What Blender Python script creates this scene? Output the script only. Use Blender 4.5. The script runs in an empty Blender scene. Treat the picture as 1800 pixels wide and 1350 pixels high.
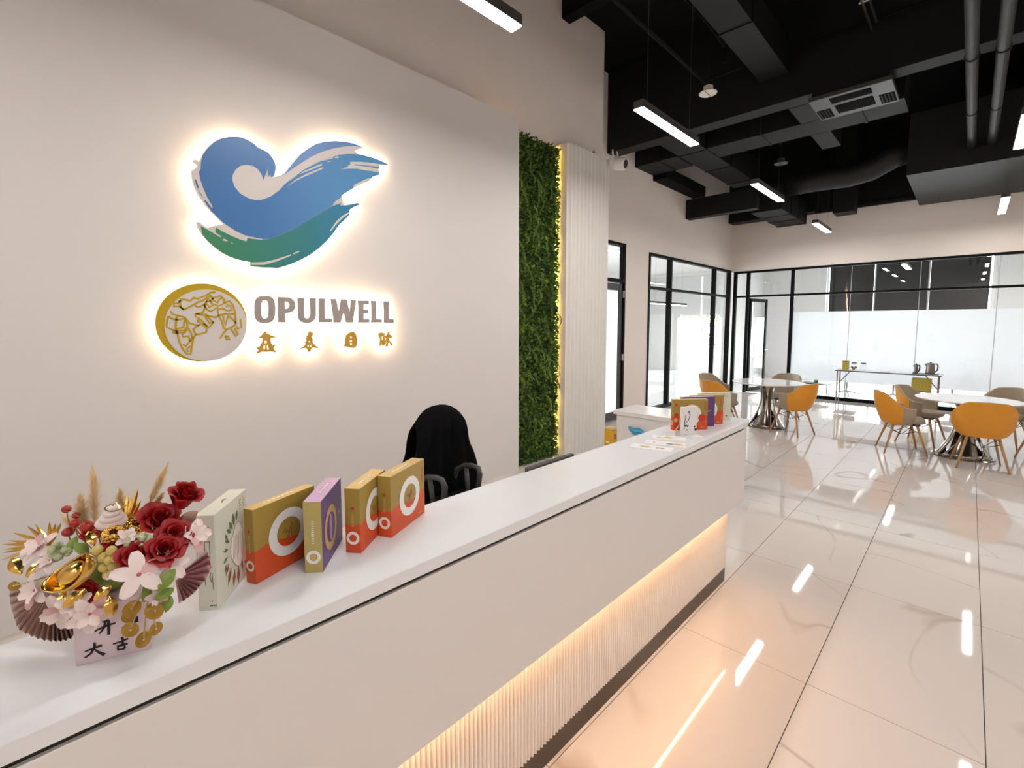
import bpy, bmesh, math, random
from mathutils import Vector, Matrix, Euler
random.seed(7)
C = bpy.context.scene.collection
PI = math.pi
R = math.radians

# ---------------------------------------------------------------- camera, world, exposure
sc = bpy.context.scene
cd = bpy.data.cameras.new('camera')
cam = bpy.data.objects.new('camera', cd)
C.objects.link(cam)
cam.location = (0, 0, 1.70)
cam.rotation_euler = (PI/2 - math.atan(70/830), 0, R(44.05))
cd.sensor_width = 36.0
cd.lens = 830/1800*36
cd.shift_y = -(675-641)/1800
cd.clip_start = 0.02
sc.camera = cam
wd = bpy.data.worlds.new('world'); sc.world = wd
wd.use_nodes = True
bg = wd.node_tree.nodes['Background']
bg.inputs['Color'].default_value = (0.93, 0.97, 1.0, 1)
bg.inputs['Strength'].default_value = 4.2
sc.view_settings.view_transform = 'Standard'
sc.view_settings.look = 'None'
sc.view_settings.gamma = 1
sc.view_settings.use_curve_mapping = False
sc.view_settings.exposure = 1.70
LAMP = 24.0      # radiance of the linear pendant diffusers

# ---------------------------------------------------------------- materials
def mat(name, col, rough=0.5, metal=0.0, var=0.0, scale=8.0, bump=0.0, bscale=60.0, spec=0.5, coat=0.0, trans=None, alpha=None, emit=None, estr=0.0, sheen=0.0):
    m = bpy.data.materials.new(name); m.use_nodes = True
    nt = m.node_tree; b = nt.nodes['Principled BSDF']
    b.inputs['Base Color'].default_value = (*col, 1)
    b.inputs['Roughness'].default_value = rough
    b.inputs['Metallic'].default_value = metal
    b.inputs['Specular IOR Level'].default_value = spec
    if coat: b.inputs['Coat Weight'].default_value = coat; b.inputs['Coat Roughness'].default_value = 0.05
    if sheen: b.inputs['Sheen Weight'].default_value = sheen
    if emit: b.inputs['Emission Color'].default_value = (*emit, 1); b.inputs['Emission Strength'].default_value = estr
    tc = nt.nodes.new('ShaderNodeTexCoord')
    if var:
        n = nt.nodes.new('ShaderNodeTexNoise'); n.inputs['Scale'].default_value = scale; n.inputs['Detail'].default_value = 4
        mx = nt.nodes.new('ShaderNodeMix'); mx.data_type = 'RGBA'
        mx.inputs[6].default_value = (*[c*(1-var) for c in col], 1)
        mx.inputs[7].default_value = (*[min(1, c*(1+var)) for c in col], 1)
        nt.links.new(tc.outputs['Object'], n.inputs['Vector'])
        nt.links.new(n.outputs['Fac'], mx.inputs[0]); nt.links.new(mx.outputs[2], b.inputs['Base Color'])
    if bump:
        n2 = nt.nodes.new('ShaderNodeTexNoise'); n2.inputs['Scale'].default_value = bscale
        bp = nt.nodes.new('ShaderNodeBump'); bp.inputs['Strength'].default_value = bump; bp.inputs['Distance'].default_value = 0.01
        nt.links.new(tc.outputs['Object'], n2.inputs['Vector']); nt.links.new(n2.outputs['Fac'], bp.inputs['Height']); nt.links.new(bp.outputs['Normal'], b.inputs['Normal'])
    return m

def emis(name, col, s):
    m = bpy.data.materials.new(name); m.use_nodes = True
    nt = m.node_tree; nt.nodes.remove(nt.nodes['Principled BSDF'])
    e = nt.nodes.new('ShaderNodeEmission'); e.inputs['Color'].default_value = (*col, 1); e.inputs['Strength'].default_value = s
    nt.links.new(e.outputs[0], nt.nodes['Material Output'].inputs[0])
    return m

def glassmat(name, tint=(0.97, 0.985, 0.98), refl=1.0):
    m = bpy.data.materials.new(name); m.use_nodes = True
    nt = m.node_tree; nt.nodes.remove(nt.nodes['Principled BSDF'])
    t = nt.nodes.new('ShaderNodeBsdfTransparent'); t.inputs[0].default_value = (*tint, 1)
    g = nt.nodes.new('ShaderNodeBsdfGlossy'); g.inputs['Roughness'].default_value = 0.01
    lw = nt.nodes.new('ShaderNodeLayerWeight'); pw = nt.nodes.new('ShaderNodeMath'); pw.operation = 'POWER'; pw.inputs[1].default_value = 5
    f = nt.nodes.new('ShaderNodeMath'); f.operation = 'MULTIPLY_ADD'; f.inputs[1].default_value = 0.9; f.inputs[2].default_value = 0.035
    nt.links.new(lw.outputs['Facing'], pw.inputs[0]); nt.links.new(pw.outputs[0], f.inputs[0])
    mx = nt.nodes.new('ShaderNodeMixShader')
    nt.links.new(f.outputs[0], mx.inputs[0]); nt.links.new(t.outputs[0], mx.inputs[1]); nt.links.new(g.outputs[0], mx.inputs[2])
    nt.links.new(mx.outputs[0], nt.nodes['Material Output'].inputs[0])
    return m

def filmmat(name):
    m = bpy.data.materials.new(name); m.use_nodes = True
    nt = m.node_tree; nt.nodes.remove(nt.nodes['Principled BSDF'])
    t = nt.nodes.new('ShaderNodeBsdfTranslucent'); t.inputs[0].default_value = (0.93, 0.94, 0.96, 1)
    d = nt.nodes.new('ShaderNodeBsdfDiffuse'); d.inputs[0].default_value = (0.9, 0.9, 0.92, 1)
    n = nt.nodes.new('ShaderNodeTexNoise'); n.inputs['Scale'].default_value = 300
    r = nt.nodes.new('ShaderNodeMapRange'); r.inputs[3].default_value = 0.22; r.inputs[4].default_value = 0.28
    mx = nt.nodes.new('ShaderNodeMixShader')
    nt.links.new(n.outputs['Fac'], r.inputs[0]); nt.links.new(r.outputs[0], mx.inputs[0])
    nt.links.new(t.outputs[0], mx.inputs[1]); nt.links.new(d.outputs[0], mx.inputs[2])
    nt.links.new(mx.outputs[0], nt.nodes['Material Output'].inputs[0])
    return m

def marble(name, base, vein, rough=0.035, scale=1.0, per_object=True, amount=0.62):
    m = bpy.data.materials.new(name); m.use_nodes = True
    nt = m.node_tree; b = nt.nodes['Principled BSDF']; N = nt.nodes.new; L = nt.links.new
    geo = N('ShaderNodeNewGeometry'); oi = N('ShaderNodeObjectInfo')
    add = N('ShaderNodeVectorMath'); add.operation = 'ADD'
    ml = N('ShaderNodeMath'); ml.operation = 'MULTIPLY'; ml.inputs[1].default_value = 37.0 if per_object else 0.0
    L(oi.outputs['Random'], ml.inputs[0]); L(geo.outputs['Position'], add.inputs[0]); L(ml.outputs[0], add.inputs[1])
    w = N('ShaderNodeTexNoise'); w.inputs['Scale'].default_value = 0.62*scale; w.inputs['Detail'].default_value = 2.6; w.inputs['Roughness'].default_value = 0.42; w.inputs['Distortion'].default_value = 0.9
    L(add.outputs[0], w.inputs['Vector'])
    s = N('ShaderNodeMath'); s.operation = 'SUBTRACT'; s.inputs[1].default_value = 0.5; L(w.outputs['Fac'], s.inputs[0])
    a = N('ShaderNodeMath'); a.operation = 'ABSOLUTE'; L(s.outputs[0], a.inputs[0])
    mr = N('ShaderNodeMapRange'); mr.inputs[1].default_value = 0.0; mr.inputs[2].default_value = 0.009; mr.inputs[3].default_value = 1; mr.inputs[4].default_value = 0; L(a.outputs[0], mr.inputs[0])
    w2 = N('ShaderNodeTexNoise'); w2.inputs['Scale'].default_value = 1.3*scale; L(add.outputs[0], w2.inputs['Vector'])
    mr2 = N('ShaderNodeMapRange'); mr2.inputs[1].default_value = 0.42; mr2.inputs[2].default_value = 0.62; L(w2.outputs['Fac'], mr2.inputs[0])
    pr = N('ShaderNodeMath'); pr.operation = 'MULTIPLY'; L(mr.outputs[0], pr.inputs[0]); L(mr2.outputs[0], pr.inputs[1])
    pr2 = N('ShaderNodeMath'); pr2.operation = 'MULTIPLY'; pr2.inputs[1].default_value = amount; L(pr.outputs[0], pr2.inputs[0])
    mx = N('ShaderNodeMix'); mx.data_type = 'RGBA'; mx.inputs[6].default_value = (*base, 1); mx.inputs[7].default_value = (*vein, 1)
    L(pr2.outputs[0], mx.inputs[0]); L(mx.outputs[2], b.inputs['Base Color'])
    b.inputs['Roughness'].default_value = rough
    b.inputs['Specular IOR Level'].default_value = 0.62
    return m

M = {}
M['wall'] = mat('wall_paint', (0.81, 0.735, 0.685), 0.75, var=0.02, scale=2, bump=0.03, bscale=200)
M['panel'] = mat('panel_paint', (0.745, 0.715, 0.70), 0.6, var=0.015, scale=1.5, bump=0.02, bscale=150)
M['rib'] = mat('ribbed_white', (0.80, 0.78, 0.75), 0.45, var=0.02)
M['black_ceiling'] = mat('black_ceiling_paint', (0.004, 0.0039, 0.0039), 0.8, var=0.25, scale=3, spec=0.15)
M['black_duct'] = mat('black_duct_paint', (0.008, 0.008, 0.0085), 0.6, var=0.2, scale=4, spec=0.25)
M['gray_pipe'] = mat('grey_pipe', (0.017, 0.0165, 0.0162), 0.5, var=0.15, scale=6, spec=0.3)
M['duct_box'] = mat('dark_grey_duct_paint', (0.0115, 0.0115, 0.012), 0.55, var=0.15, scale=4, spec=0.25)
M['white_lam'] = mat('white_laminate', (0.755, 0.765, 0.79), 0.22, var=0.01, scale=3)
M['front_lam'] = mat('front_laminate', (0.715, 0.69, 0.68), 0.45, var=0.02, scale=1.2)
M['flute'] = mat('fluted_panel_paint', (0.76, 0.72, 0.68), 0.5, var=0.02)
M['groove'] = mat('dark_groove', (0.02, 0.017, 0.013), 0.4, var=0.2)
M['skirt'] = mat('bronze_skirting', (0.06, 0.043, 0.03), 0.35, metal=0.3, var=0.15, scale=5)
M['black_frame'] = mat('black_metal_frame', (0.003, 0.003, 0.0034), 0.55, metal=0.0, var=0.2, spec=0.1)
M['dark_door'] = mat('charcoal_door_frame', (0.035, 0.037, 0.042), 0.4, var=0.1)
M['steel'] = mat('brushed_steel', (0.55, 0.53, 0.5), 0.28, metal=1.0, var=0.1, scale=20)
M['dark_steel'] = mat('dark_brushed_steel', (0.17, 0.15, 0.135), 0.35, metal=0.7, var=0.1, scale=20)
M['chrome'] = mat('chrome', (0.7, 0.69, 0.67), 0.12, metal=1.0, var=0.05)
M['glass'] = glassmat('clear_glass')
M['film'] = filmmat('frosted_film')
M['tile'] = marble('marble_tile', (0.66, 0.605, 0.57), (0.32, 0.21, 0.15))
M['grout'] = mat('grout', (0.05, 0.04, 0.033), 0.9, var=0.2)
M['office_floor'] = mat('office_floor', (0.62, 0.62, 0.63), 0.25, var=0.05)
M['white_wall'] = mat('white_wall', (0.78, 0.77, 0.76), 0.7, var=0.02)
M['blind'] = mat('dark_roller_blind', (0.012, 0.014, 0.016), 0.8, var=0.1, bump=0.1, bscale=400)
M['lamp'] = emis('lamp_diffuser', (1.0, 0.945, 0.893), LAMP)
M['lamp_housing'] = mat('lamp_housing', (0.06, 0.058, 0.056), 0.45, var=0.1)
M['led_warm'] = emis('warm_led', (1.0, 0.60, 0.30), 14.0)
M['led_cove'] = emis('cove_led', (1.0, 0.56, 0.26), 20.0)
M['led_sign'] = emis('sign_led', (1.0, 0.70, 0.43), 17.0)
M['led_amber'] = emis('amber_led', (1.0, 0.56, 0.10), 34.0)
M['wood'] = mat('beech_wood', (0.45, 0.26, 0.12), 0.45, var=0.2, scale=25)
M['yellow'] = mat('mustard_leather', (0.72, 0.30, 0.018), 0.42, var=0.06, scale=12, bump=0.05, bscale=300)
M['taupe'] = mat('taupe_leather', (0.36, 0.29, 0.21), 0.5, var=0.06, scale=12, bump=0.05, bscale=300)
M['table_top'] = marble('table_marble', (0.80, 0.785, 0.77), (0.45, 0.42, 0.4), 0.06, 3.0, False, 0.4)
M['bronze'] = mat('polished_bronze', (0.33, 0.29, 0.25), 0.16, metal=1.0, var=0.2, scale=5)
M['black_cloth'] = mat('black_cloth', (0.004, 0.004, 0.0045), 0.95, var=0.3, scale=10, bump=0.2, bscale=250, spec=0.1)
M['black_plastic'] = mat('black_plastic', (0.02, 0.02, 0.022), 0.4, var=0.1)
M['grey_plastic'] = mat('grey_plastic', (0.06, 0.058, 0.055), 0.45, var=0.1)
M['white_plastic'] = mat('white_plastic', (0.8, 0.78, 0.77), 0.35, var=0.02)
M['paper'] = mat('white_paper', (0.8, 0.79, 0.79), 0.6, var=0.02)
M['sign_face'] = mat('sign_face_white', (0.70, 0.655, 0.63), 0.45, var=0.015)
M['sign_grey'] = mat('sign_letter_grey', (0.40, 0.355, 0.34), 0.38, metal=0.25, var=0.05, scale=10)
M['sign_gold'] = mat('sign_gold', (0.62, 0.36, 0.07), 0.4, metal=0.25, var=0.12, scale=30)
M['globe_gold'] = mat('globe_gold', (0.56, 0.37, 0.012), 0.35, metal=0.2, var=0.06, scale=8)
M['gold'] = mat('gold_foil', (0.75, 0.47, 0.12), 0.2, metal=1.0, var=0.15, scale=30)
M['gold_rough'] = mat('gold_glitter', (0.62, 0.38, 0.08), 0.4, metal=0.9, var=0.3, scale=150, bump=0.6, bscale=260)
M['rose'] = mat('rose_red', (0.33, 0.003, 0.006), 0.5, var=0.3, scale=40)
M['berry'] = mat('berry_red', (0.36, 0.02, 0.012), 0.22, var=0.2, scale=60)
M['petal'] = mat('white_pink_petal', (0.80, 0.68, 0.66), 0.5, var=0.08, scale=30)
M['petal2'] = mat('pink_petal', (0.68, 0.42, 0.43), 0.5, var=0.12, scale=30)
M['blossom_heart'] = mat('blossom_heart', (0.5, 0.10, 0.13), 0.5, var=0.1)
M['fan'] = mat('rose_bronze_paper', (0.42, 0.27, 0.22), 0.3, metal=0.55, var=0.15, scale=15)
M['fan_pink'] = mat('pink_foil_paper', (0.50, 0.27, 0.28), 0.3, metal=0.45, var=0.12, scale=15)
M['plume'] = mat('dried_plume', (0.86, 0.68, 0.43), 0.85, var=0.15, scale=60)
M['leaf'] = mat('green_leaf', (0.17, 0.25, 0.035), 0.45, var=0.3, scale=25)
M['paleleaf'] = mat('pale_green', (0.48, 0.52, 0.32), 0.5, var=0.15, scale=40)
M['yberry'] = mat('olive_berry', (0.55, 0.42, 0.12), 0.35, var=0.15, scale=60)
M['card'] = mat('lilac_card', (0.66, 0.54, 0.58), 0.5, var=0.06, scale=12)
M['ink'] = mat('black_ink', (0.006, 0.006, 0.006), 0.6, var=0.1)
M['print_white'] = mat('print_white', (0.82, 0.80, 0.78), 0.45, var=0.01)
M['print_gold'] = mat('print_gold', (0.60, 0.42, 0.15), 0.4, metal=0.2, var=0.05)
M['print_red'] = mat('print_red', (0.55, 0.03, 0.015), 0.45, var=0.05)
M['box_cream'] = mat('cream_carton', (0.66, 0.66, 0.56), 0.5, var=0.02, scale=20)
M['box_purple'] = mat('purple_carton', (0.115, 0.052, 0.20), 0.4, var=0.06, scale=20)
M['box_lilac'] = mat('lilac_carton', (0.46, 0.29, 0.52), 0.4, var=0.05, scale=20)
M['box_olive'] = mat('olive_gold_carton', (0.44, 0.36, 0.12), 0.4, var=0.05, scale=20)
M['box_goldtop'] = mat('gold_carton', (0.58, 0.40, 0.13), 0.4, metal=0.1, var=0.05, scale=20)
M['print_green'] = mat('print_green', (0.10, 0.17, 0.04), 0.5, var=0.2)
M['print_brown'] = mat('print_brown', (0.28, 0.09, 0.035), 0.5, var=0.2)
M['print_tan'] = mat('print_tan', (0.45, 0.34, 0.19), 0.5, var=0.1)
M['print_grey'] = mat('print_grey', (0.13, 0.13, 0.12), 0.5, var=0.1)
M['teal'] = mat('print_teal', (0.03, 0.13, 0.17), 0.5, var=0.1)
M['blue_item'] = mat('blue_plastic', (0.05, 0.35, 0.58), 0.5, var=0.15, scale=40)
M['amber_can'] = mat('amber_canister', (0.58, 0.31, 0.015), 0.35, var=0.1, scale=15)
M['green_cup'] = mat('green_cup', (0.06, 0.28, 0.14), 0.4, var=0.1)
M['tin'] = mat('patterned_tin', (0.42, 0.33, 0.05), 0.4, metal=0.2, var=0.7, scale=60)
M['ground'] = mat('pale_ground', (0.5, 0.5, 0.48), 0.9, var=0.1)
M['foliage'] = mat('tree_foliage', (0.12, 0.2, 0.05), 0.7, var=0.5, scale=3)
M['trunk'] = mat('tree_trunk', (0.18, 0.13, 0.09), 0.9, var=0.2)
M['grille'] = mat('grille_black', (0.003, 0.003, 0.003), 0.8, var=0.1, spec=0.05)
M['ac_panel'] = mat('ac_panel_grey', (0.05, 0.049, 0.048), 0.45, var=0.05)
M['gray_light'] = mat('grey_sealant', (0.42, 0.42, 0.44), 0.6, var=0.05)
M['disc_white'] = mat('speaker_white', (0.75, 0.72, 0.68), 0.4, var=0.05)

def splitmat(name, top, bottom, z, amp=0.006, freq=40.0):
    """carton printed gold above, red below, with a wavy boundary (a flat print)"""
    m = bpy.data.materials.new(name); m.use_nodes = True
    nt = m.node_tree; b = nt.nodes['Principled BSDF']; N = nt.nodes.new; L = nt.links.new
    tc = N('ShaderNodeTexCoord'); sx = N('ShaderNodeSeparateXYZ'); L(tc.outputs['Object'], sx.inputs[0])
    s1 = N('ShaderNodeMath'); s1.operation = 'MULTIPLY'; s1.inputs[1].default_value = freq; L(sx.outputs[0], s1.inputs[0])
    s2 = N('ShaderNodeMath'); s2.operation = 'SINE'; L(s1.outputs[0], s2.inputs[0])
    s3 = N('ShaderNodeMath'); s3.operation = 'MULTIPLY_ADD'; s3.inputs[1].default_value = amp; s3.inputs[2].default_value = z; L(s2.outputs[0], s3.inputs[0])
    gt = N('ShaderNodeMath'); gt.operation = 'GREATER_THAN'; L(sx.outputs[2], gt.inputs[0]); L(s3.outputs[0], gt.inputs[1])
    no = N('ShaderNodeTexNoise'); no.inputs['Scale'].default_value = 14; L(tc.outputs['Object'], no.inputs['Vector'])
    mx = N('ShaderNodeMix'); mx.data_type = 'RGBA'; mx.inputs[6].default_value = (*bottom, 1); mx.inputs[7].default_value = (*top, 1)
    L(gt.outputs[0], mx.inputs[0])
    hv = N('ShaderNodeHueSaturation'); mr = N('ShaderNodeMapRange'); mr.inputs[3].default_value = 0.88; mr.inputs[4].default_value = 1.12
    L(no.outputs['Fac'], mr.inputs[0]); L(mr.outputs[0], hv.inputs['Value']); L(mx.outputs[2], hv.inputs['Color']); L(hv.outputs[0], b.inputs['Base Color'])
    b.inputs['Roughness'].default_value = 0.4
    return m
M['box_redgold'] = splitmat('gold_red_carton', (0.36, 0.24, 0.045), (0.62, 0.075, 0.012), 0.078)

def gradmat(name, stops, axis=1):
    """printed colour gradient along a world axis of the sign"""
    m = bpy.data.materials.new(name); m.use_nodes = True
    nt = m.node_tree; b = nt.nodes['Principled BSDF']; N = nt.nodes.new; L = nt.links.new
    tc = N('ShaderNodeTexCoord'); sx = N('ShaderNodeSeparateXYZ'); L(tc.outputs['Generated'], sx.inputs[0])
    cr = N('ShaderNodeValToRGB'); L(sx.outputs[axis], cr.inputs[0])
    e = cr.color_ramp.elements
    e[0].position, e[0].color = stops[0][0], (*stops[0][1], 1)
    e[1].position, e[1].color = stops[-1][0], (*stops[-1][1], 1)
    for p, c in stops[1:-1]:
        k = e.new(p); k.color = (*c, 1)
    L(cr.outputs[0], b.inputs['Base Color']); b.inputs['Roughness'].default_value = 0.35
    return m
M['wave_blue'] = gradmat('wave_blue', [(0, (0.045, 0.165, 0.42)), (0.35, (0.05, 0.19, 0.48)), (0.65, (0.09, 0.30, 0.58)), (1, (0.16, 0.45, 0.64))])
M['crest_blue'] = gradmat('crest_blue', [(0, (0.08, 0.25, 0.55)), (0.45, (0.13, 0.28, 0.60)), (1, (0.14, 0.42, 0.62))])
M['wave_green'] = gradmat('wave_green', [(0, (0.07, 0.30, 0.055)), (0.3, (0.05, 0.26, 0.11)), (0.55, (0.02, 0.21, 0.23)), (0.75, (0.004, 0.20, 0.45)), (1, (0.10, 0.22, 0.50))])

def mossmat(name):
    m = bpy.data.materials.new(name); m.use_nodes = True
    nt = m.node_tree; b = nt.nodes['Principled BSDF']; N = nt.nodes.new; L = nt.links.new
    g = N('ShaderNodeNewGeometry'); cr = N('ShaderNodeValToRGB'); e = cr.color_ramp.elements
    e[0].position, e[0].color = 0, (0.02, 0.045, 0.006, 1)
    e[1].position, e[1].color = 1, (0.36, 0.36, 0.04, 1)
    k = e.new(0.5); k.color = (0.08, 0.17, 0.017, 1)
    k = e.new(0.8); k.color = (0.18, 0.30, 0.028, 1)
    n = N('ShaderNodeTexNoise'); n.inputs['Scale'].default_value = 5.0; L(g.outputs['Position'], n.inputs['Vector'])
    ad = N('ShaderNodeMath'); ad.operation = 'MULTIPLY_ADD'; ad.inputs[1].default_value = 0.6; L(g.outputs['Random Per Island'], ad.inputs[0])
    s = N('ShaderNodeMapRange'); s.inputs[1].default_value = 0.3; s.inputs[2].default_value = 0.75; s.inputs[3].default_value = -0.1; s.inputs[4].default_value = 0.45; L(n.outputs['Fac'], s.inputs[0]); L(s.outputs[0], ad.inputs[2])
    L(ad.outputs[0], cr.inputs[0]); L(cr.outputs[0], b.inputs['Base Color']); b.inputs['Roughness'].default_value = 0.6
    return m
M['moss'] = mossmat('moss_leaves')

# ---------------------------------------------------------------- mesh helpers
class MB:
    def __init__(s): s.v = []; s.f = []
    def add(s, vs, fs):
        o = len(s.v); s.v += [tuple(v) for v in vs]; s.f += [tuple(i+o for i in f) for f in fs]; return s
    def box(s, x0, x1, y0, y1, z0, z1):
        return s.add([(x0,y0,z0),(x1,y0,z0),(x1,y1,z0),(x0,y1,z0),(x0,y0,z1),(x1,y0,z1),(x1,y1,z1),(x0,y1,z1)],
                     [(0,3,2,1),(4,5,6,7),(0,1,5,4),(1,2,6,5),(2,3,7,6),(3,0,4,7)])
    def tube(s, pts, r, n=8, cap=True):
        pts = [Vector(p) for p in pts]; rs = r if isinstance(r, (list, tuple)) else [r]*len(pts)
        rings = []
        up = None
        for i, p in enumerate(pts):
            t = (pts[min(i+1, len(pts)-1)] - pts[max(i-1, 0)]).normalized()
            if up is None: up = Vector((0,0,1)) if abs(t.z) < 0.9 else Vector((1,0,0))
            a = t.cross(up)
            if a.length < 1e-5: a = t.cross(Vector((0.3,1,0.2)))
            a.normalize(); b = a.cross(t).normalized(); up = b
            rings.append([p + (a*math.cos(2*PI*k/n) + b*math.sin(2*PI*k/n))*rs[i] for k in range(n)])
        vs = [v for g in rings for v in g]; fs = []
        for i in range(len(rings)-1):
            for k in range(n):
                k2 = (k+1) % n
                fs.append((i*n+k, i*n+k2, (i+1)*n+k2, (i+1)*n+k))
        if cap: fs.append(tuple(reversed(range(n)))); fs.append(tuple((len(rings)-1)*n+k for k in range(n)))
        return s.add(vs, fs)
    def lathe(s, prof, n=24, c=(0,0,0)):
        vs = []; fs = []
        for r, z in prof:
            for k in range(n): vs.append((c[0]+r*math.cos(2*PI*k/n), c[1]+r*math.sin(2*PI*k/n), c[2]+z))
        for i in range(len(prof)-1):
            for k in range(n):
                k2 = (k+1) % n; fs.append((i*n+k, i*n+k2, (i+1)*n+k2, (i+1)*n+k))
        fs.append(tuple(reversed(range(n)))); fs.append(tuple((len(prof)-1)*n+k for k in range(n)))
        return s.add(vs, fs)
    def sphere(s, c, r, n=10, m=6, sc=(1,1,1)):
        vs = [(c[0], c[1], c[2]-r*sc[2])]; fs = []
        for i in range(1, m):
            a = -PI/2 + PI*i/m
            for k in range(n): vs.append((c[0]+r*sc[0]*math.cos(a)*math.cos(2*PI*k/n), c[1]+r*sc[1]*math.cos(a)*math.sin(2*PI*k/n), c[2]+r*sc[2]*math.sin(a)))
        vs.append((c[0], c[1], c[2]+r*sc[2])); t = len(vs)-1
        for k in range(n):
            fs.append((0, 1+(k+1)%n, 1+k)); fs.append((t, t-n+k, t-n+(k+1)%n))
        for i in range(m-2):
            for k in range(n): fs.append((1+i*n+k, 1+i*n+(k+1)%n, 1+(i+1)*n+(k+1)%n, 1+(i+1)*n+k))
        return s.add(vs, fs)
    def grid(s, fn, nu, nv):
        vs = [fn(i/nu, j/nv) for j in range(nv+1) for i in range(nu+1)]
        fs = [(j*(nu+1)+i, j*(nu+1)+i+1, (j+1)*(nu+1)+i+1, (j+1)*(nu+1)+i) for j in range(nv) for i in range(nu)]
        return s.add(vs, fs)
    def mesh(s, name, smooth=False):
        me = bpy.data.meshes.new(name); me.from_pydata(s.v, [], s.f); me.update()
        if smooth: me.shade_smooth()
        return me
    def build(s, name, m, parent=None, smooth=False, world=False, bevel=0.0, solid=0.0, auto=None):
        me = s.mesh(name, smooth)
        return link(name, me, m, parent, world, bevel, solid, auto)

def link(name, me, m, parent=None, world=False, bevel=0.0, solid=0.0, auto=None):
    o = bpy.data.objects.new(name, me); C.objects.link(o)
    if m is not None and not me.materials: me.materials.append(M[m] if isinstance(m, str) else m)
    if parent is not None:
        o.parent = parent
        if world: o.location = -Vector(parent.location)
    if solid:
        md = o.modifiers.new('thickness', 'SOLIDIFY'); md.thickness = solid; md.offset = 0
    if bevel:
        md = o.modifiers.new('bevel', 'BEVEL'); md.width = bevel; md.segments = 2; md.limit_method = 'ANGLE'
    return o

def tag(o, label, cat, group=None, kind=None):
    o['label'] = label; o['category'] = cat
    if group: o['group'] = group
    if kind: o['kind'] = kind
    return o

def thing(name, label, cat, loc=(0,0,0), rz=0.0, group=None, kind=None):
    o = bpy.data.objects.new(name, None); C.objects.link(o)
    o.location = loc; o.rotation_euler = (0, 0, rz); o.empty_display_size = 0.1
    return tag(o, label, cat, group, kind)

def copy_tree(o, parent=None):
    c = o.copy(); C.objects.link(c); c.parent = parent
    for ch in list(o.children): copy_tree(ch, c)
    return c

def bx(name, m, x0, x1, y0, y1, z0, z1, parent=None, bevel=0.0, world=True):
    return MB().box(x0, x1, y0, y1, z0, z1).build(name, m, parent, world=world, bevel=bevel)

def struct(o, label, cat='structure'):
    return tag(o, label, cat, kind='structure')

def poly_mesh(name, loops, depth):
    """filled 2D outline (holes allowed) extruded to +-depth/2 in local z"""
    cu = bpy.data.curves.new(name, 'CURVE'); cu.dimensions = '2D'; cu.fill_mode = 'BOTH'; cu.extrude = depth/2
    for lp in loops:
        sp = cu.splines.new('POLY'); sp.points.add(len(lp)-1); sp.use_cyclic_u = True
        for p, q in zip(sp.points, lp): p.co = (q[0], q[1], 0, 1)
    t = bpy.data.objects.new(name, cu); C.objects.link(t)
    dg = bpy.context.evaluated_depsgraph_get()
    me = bpy.data.meshes.new_from_object(t.evaluated_get(dg))
    bpy.data.objects.remove(t); bpy.data.curves.remove(cu)
    me.name = name; me.materials.clear()
    return me

def wall_poly(name, loops, x, depth, m, parent):
    """outline given in (y, z) metres, standing on the plane x facing +x; local to parent"""
    px, py, pz = parent.location
    me = poly_mesh(name, [[(a-py, b-pz) for a, b in lp] for lp in loops], depth)
    me.transform(Matrix(((0,0,1,x-px),(1,0,0,0),(0,1,0,0),(0,0,0,1))))
    return link(name, me, m, parent)

def led_loop(name, loop, x0, x1, inset, m, parent):
    px, py, pz = parent.location
    n = len(loop); area = sum(loop[i][0]*loop[(i+1)%n][1]-loop[(i+1)%n][0]*loop[i][1] for i in range(n))
    sg = 1 if area > 0 else -1
    vs = []
    for i in range(n):
        a, b, c = Vector(loop[i-1]), Vector(loop[i]), Vector(loop[(i+1)%n])
        t = (c-a); 
        if t.length < 1e-6: t = Vector((1,0))
        t.normalize(); nn = Vector((-t.y, t.x))*sg
        q = b + nn*inset; vs += [(x0-px, q.x-py, q.y-pz), (x1-px, q.x-py, q.y-pz)]
    fs = [(2*i, 2*i+1, (2*i+3) % (2*n), (2*i+2) % (2*n)) for i in range(n)]
    mb = MB(); mb.add(vs, fs)
    return mb.build(name, m, parent)

def ribbon2d(pts, w):
    """polyline (with per-point or constant half width) -> outline"""
    P = [Vector((p[0], p[1])) for p in pts]; W = [p[2] if len(p) > 2 else w for p in pts]
    Lf, Rt = [], []
    for i, p in enumerate(P):
        t = P[min(i+1, len(P)-1)] - P[max(i-1, 0)]
        if t.length < 1e-7: t = Vector((1, 0))
        t.normalize(); nn = Vector((-t.y, t.x))
        Lf.append(p+nn*W[i]); Rt.append(p-nn*W[i])
    return Lf, Rt
def add_ribbon(mb, pts, w, fn, th):
    """flat raised stroke; fn maps (a, b, h) to 3D, h is height over the surface"""
    Lf, Rt = ribbon2d(pts, w); n = len(Lf)
    vs = [fn(q.x, q.y, th) for q in Lf] + [fn(q.x, q.y, th) for q in Rt] + [fn(q.x, q.y, 0) for q in Lf] + [fn(q.x, q.y, 0) for q in Rt]
    fs = []
    for i in range(n-1):
        fs += [(i, i+1, n+i+1, n+i), (i, 2*n+i, 2*n+i+1, i+1), (n+i, n+i+1, 3*n+i+1, 3*n+i)]
    fs += [(0, n, 3*n, 2*n), (n-1, 3*n-1, 4*n-1, 2*n-1)]
    mb.add(vs, fs)
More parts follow.
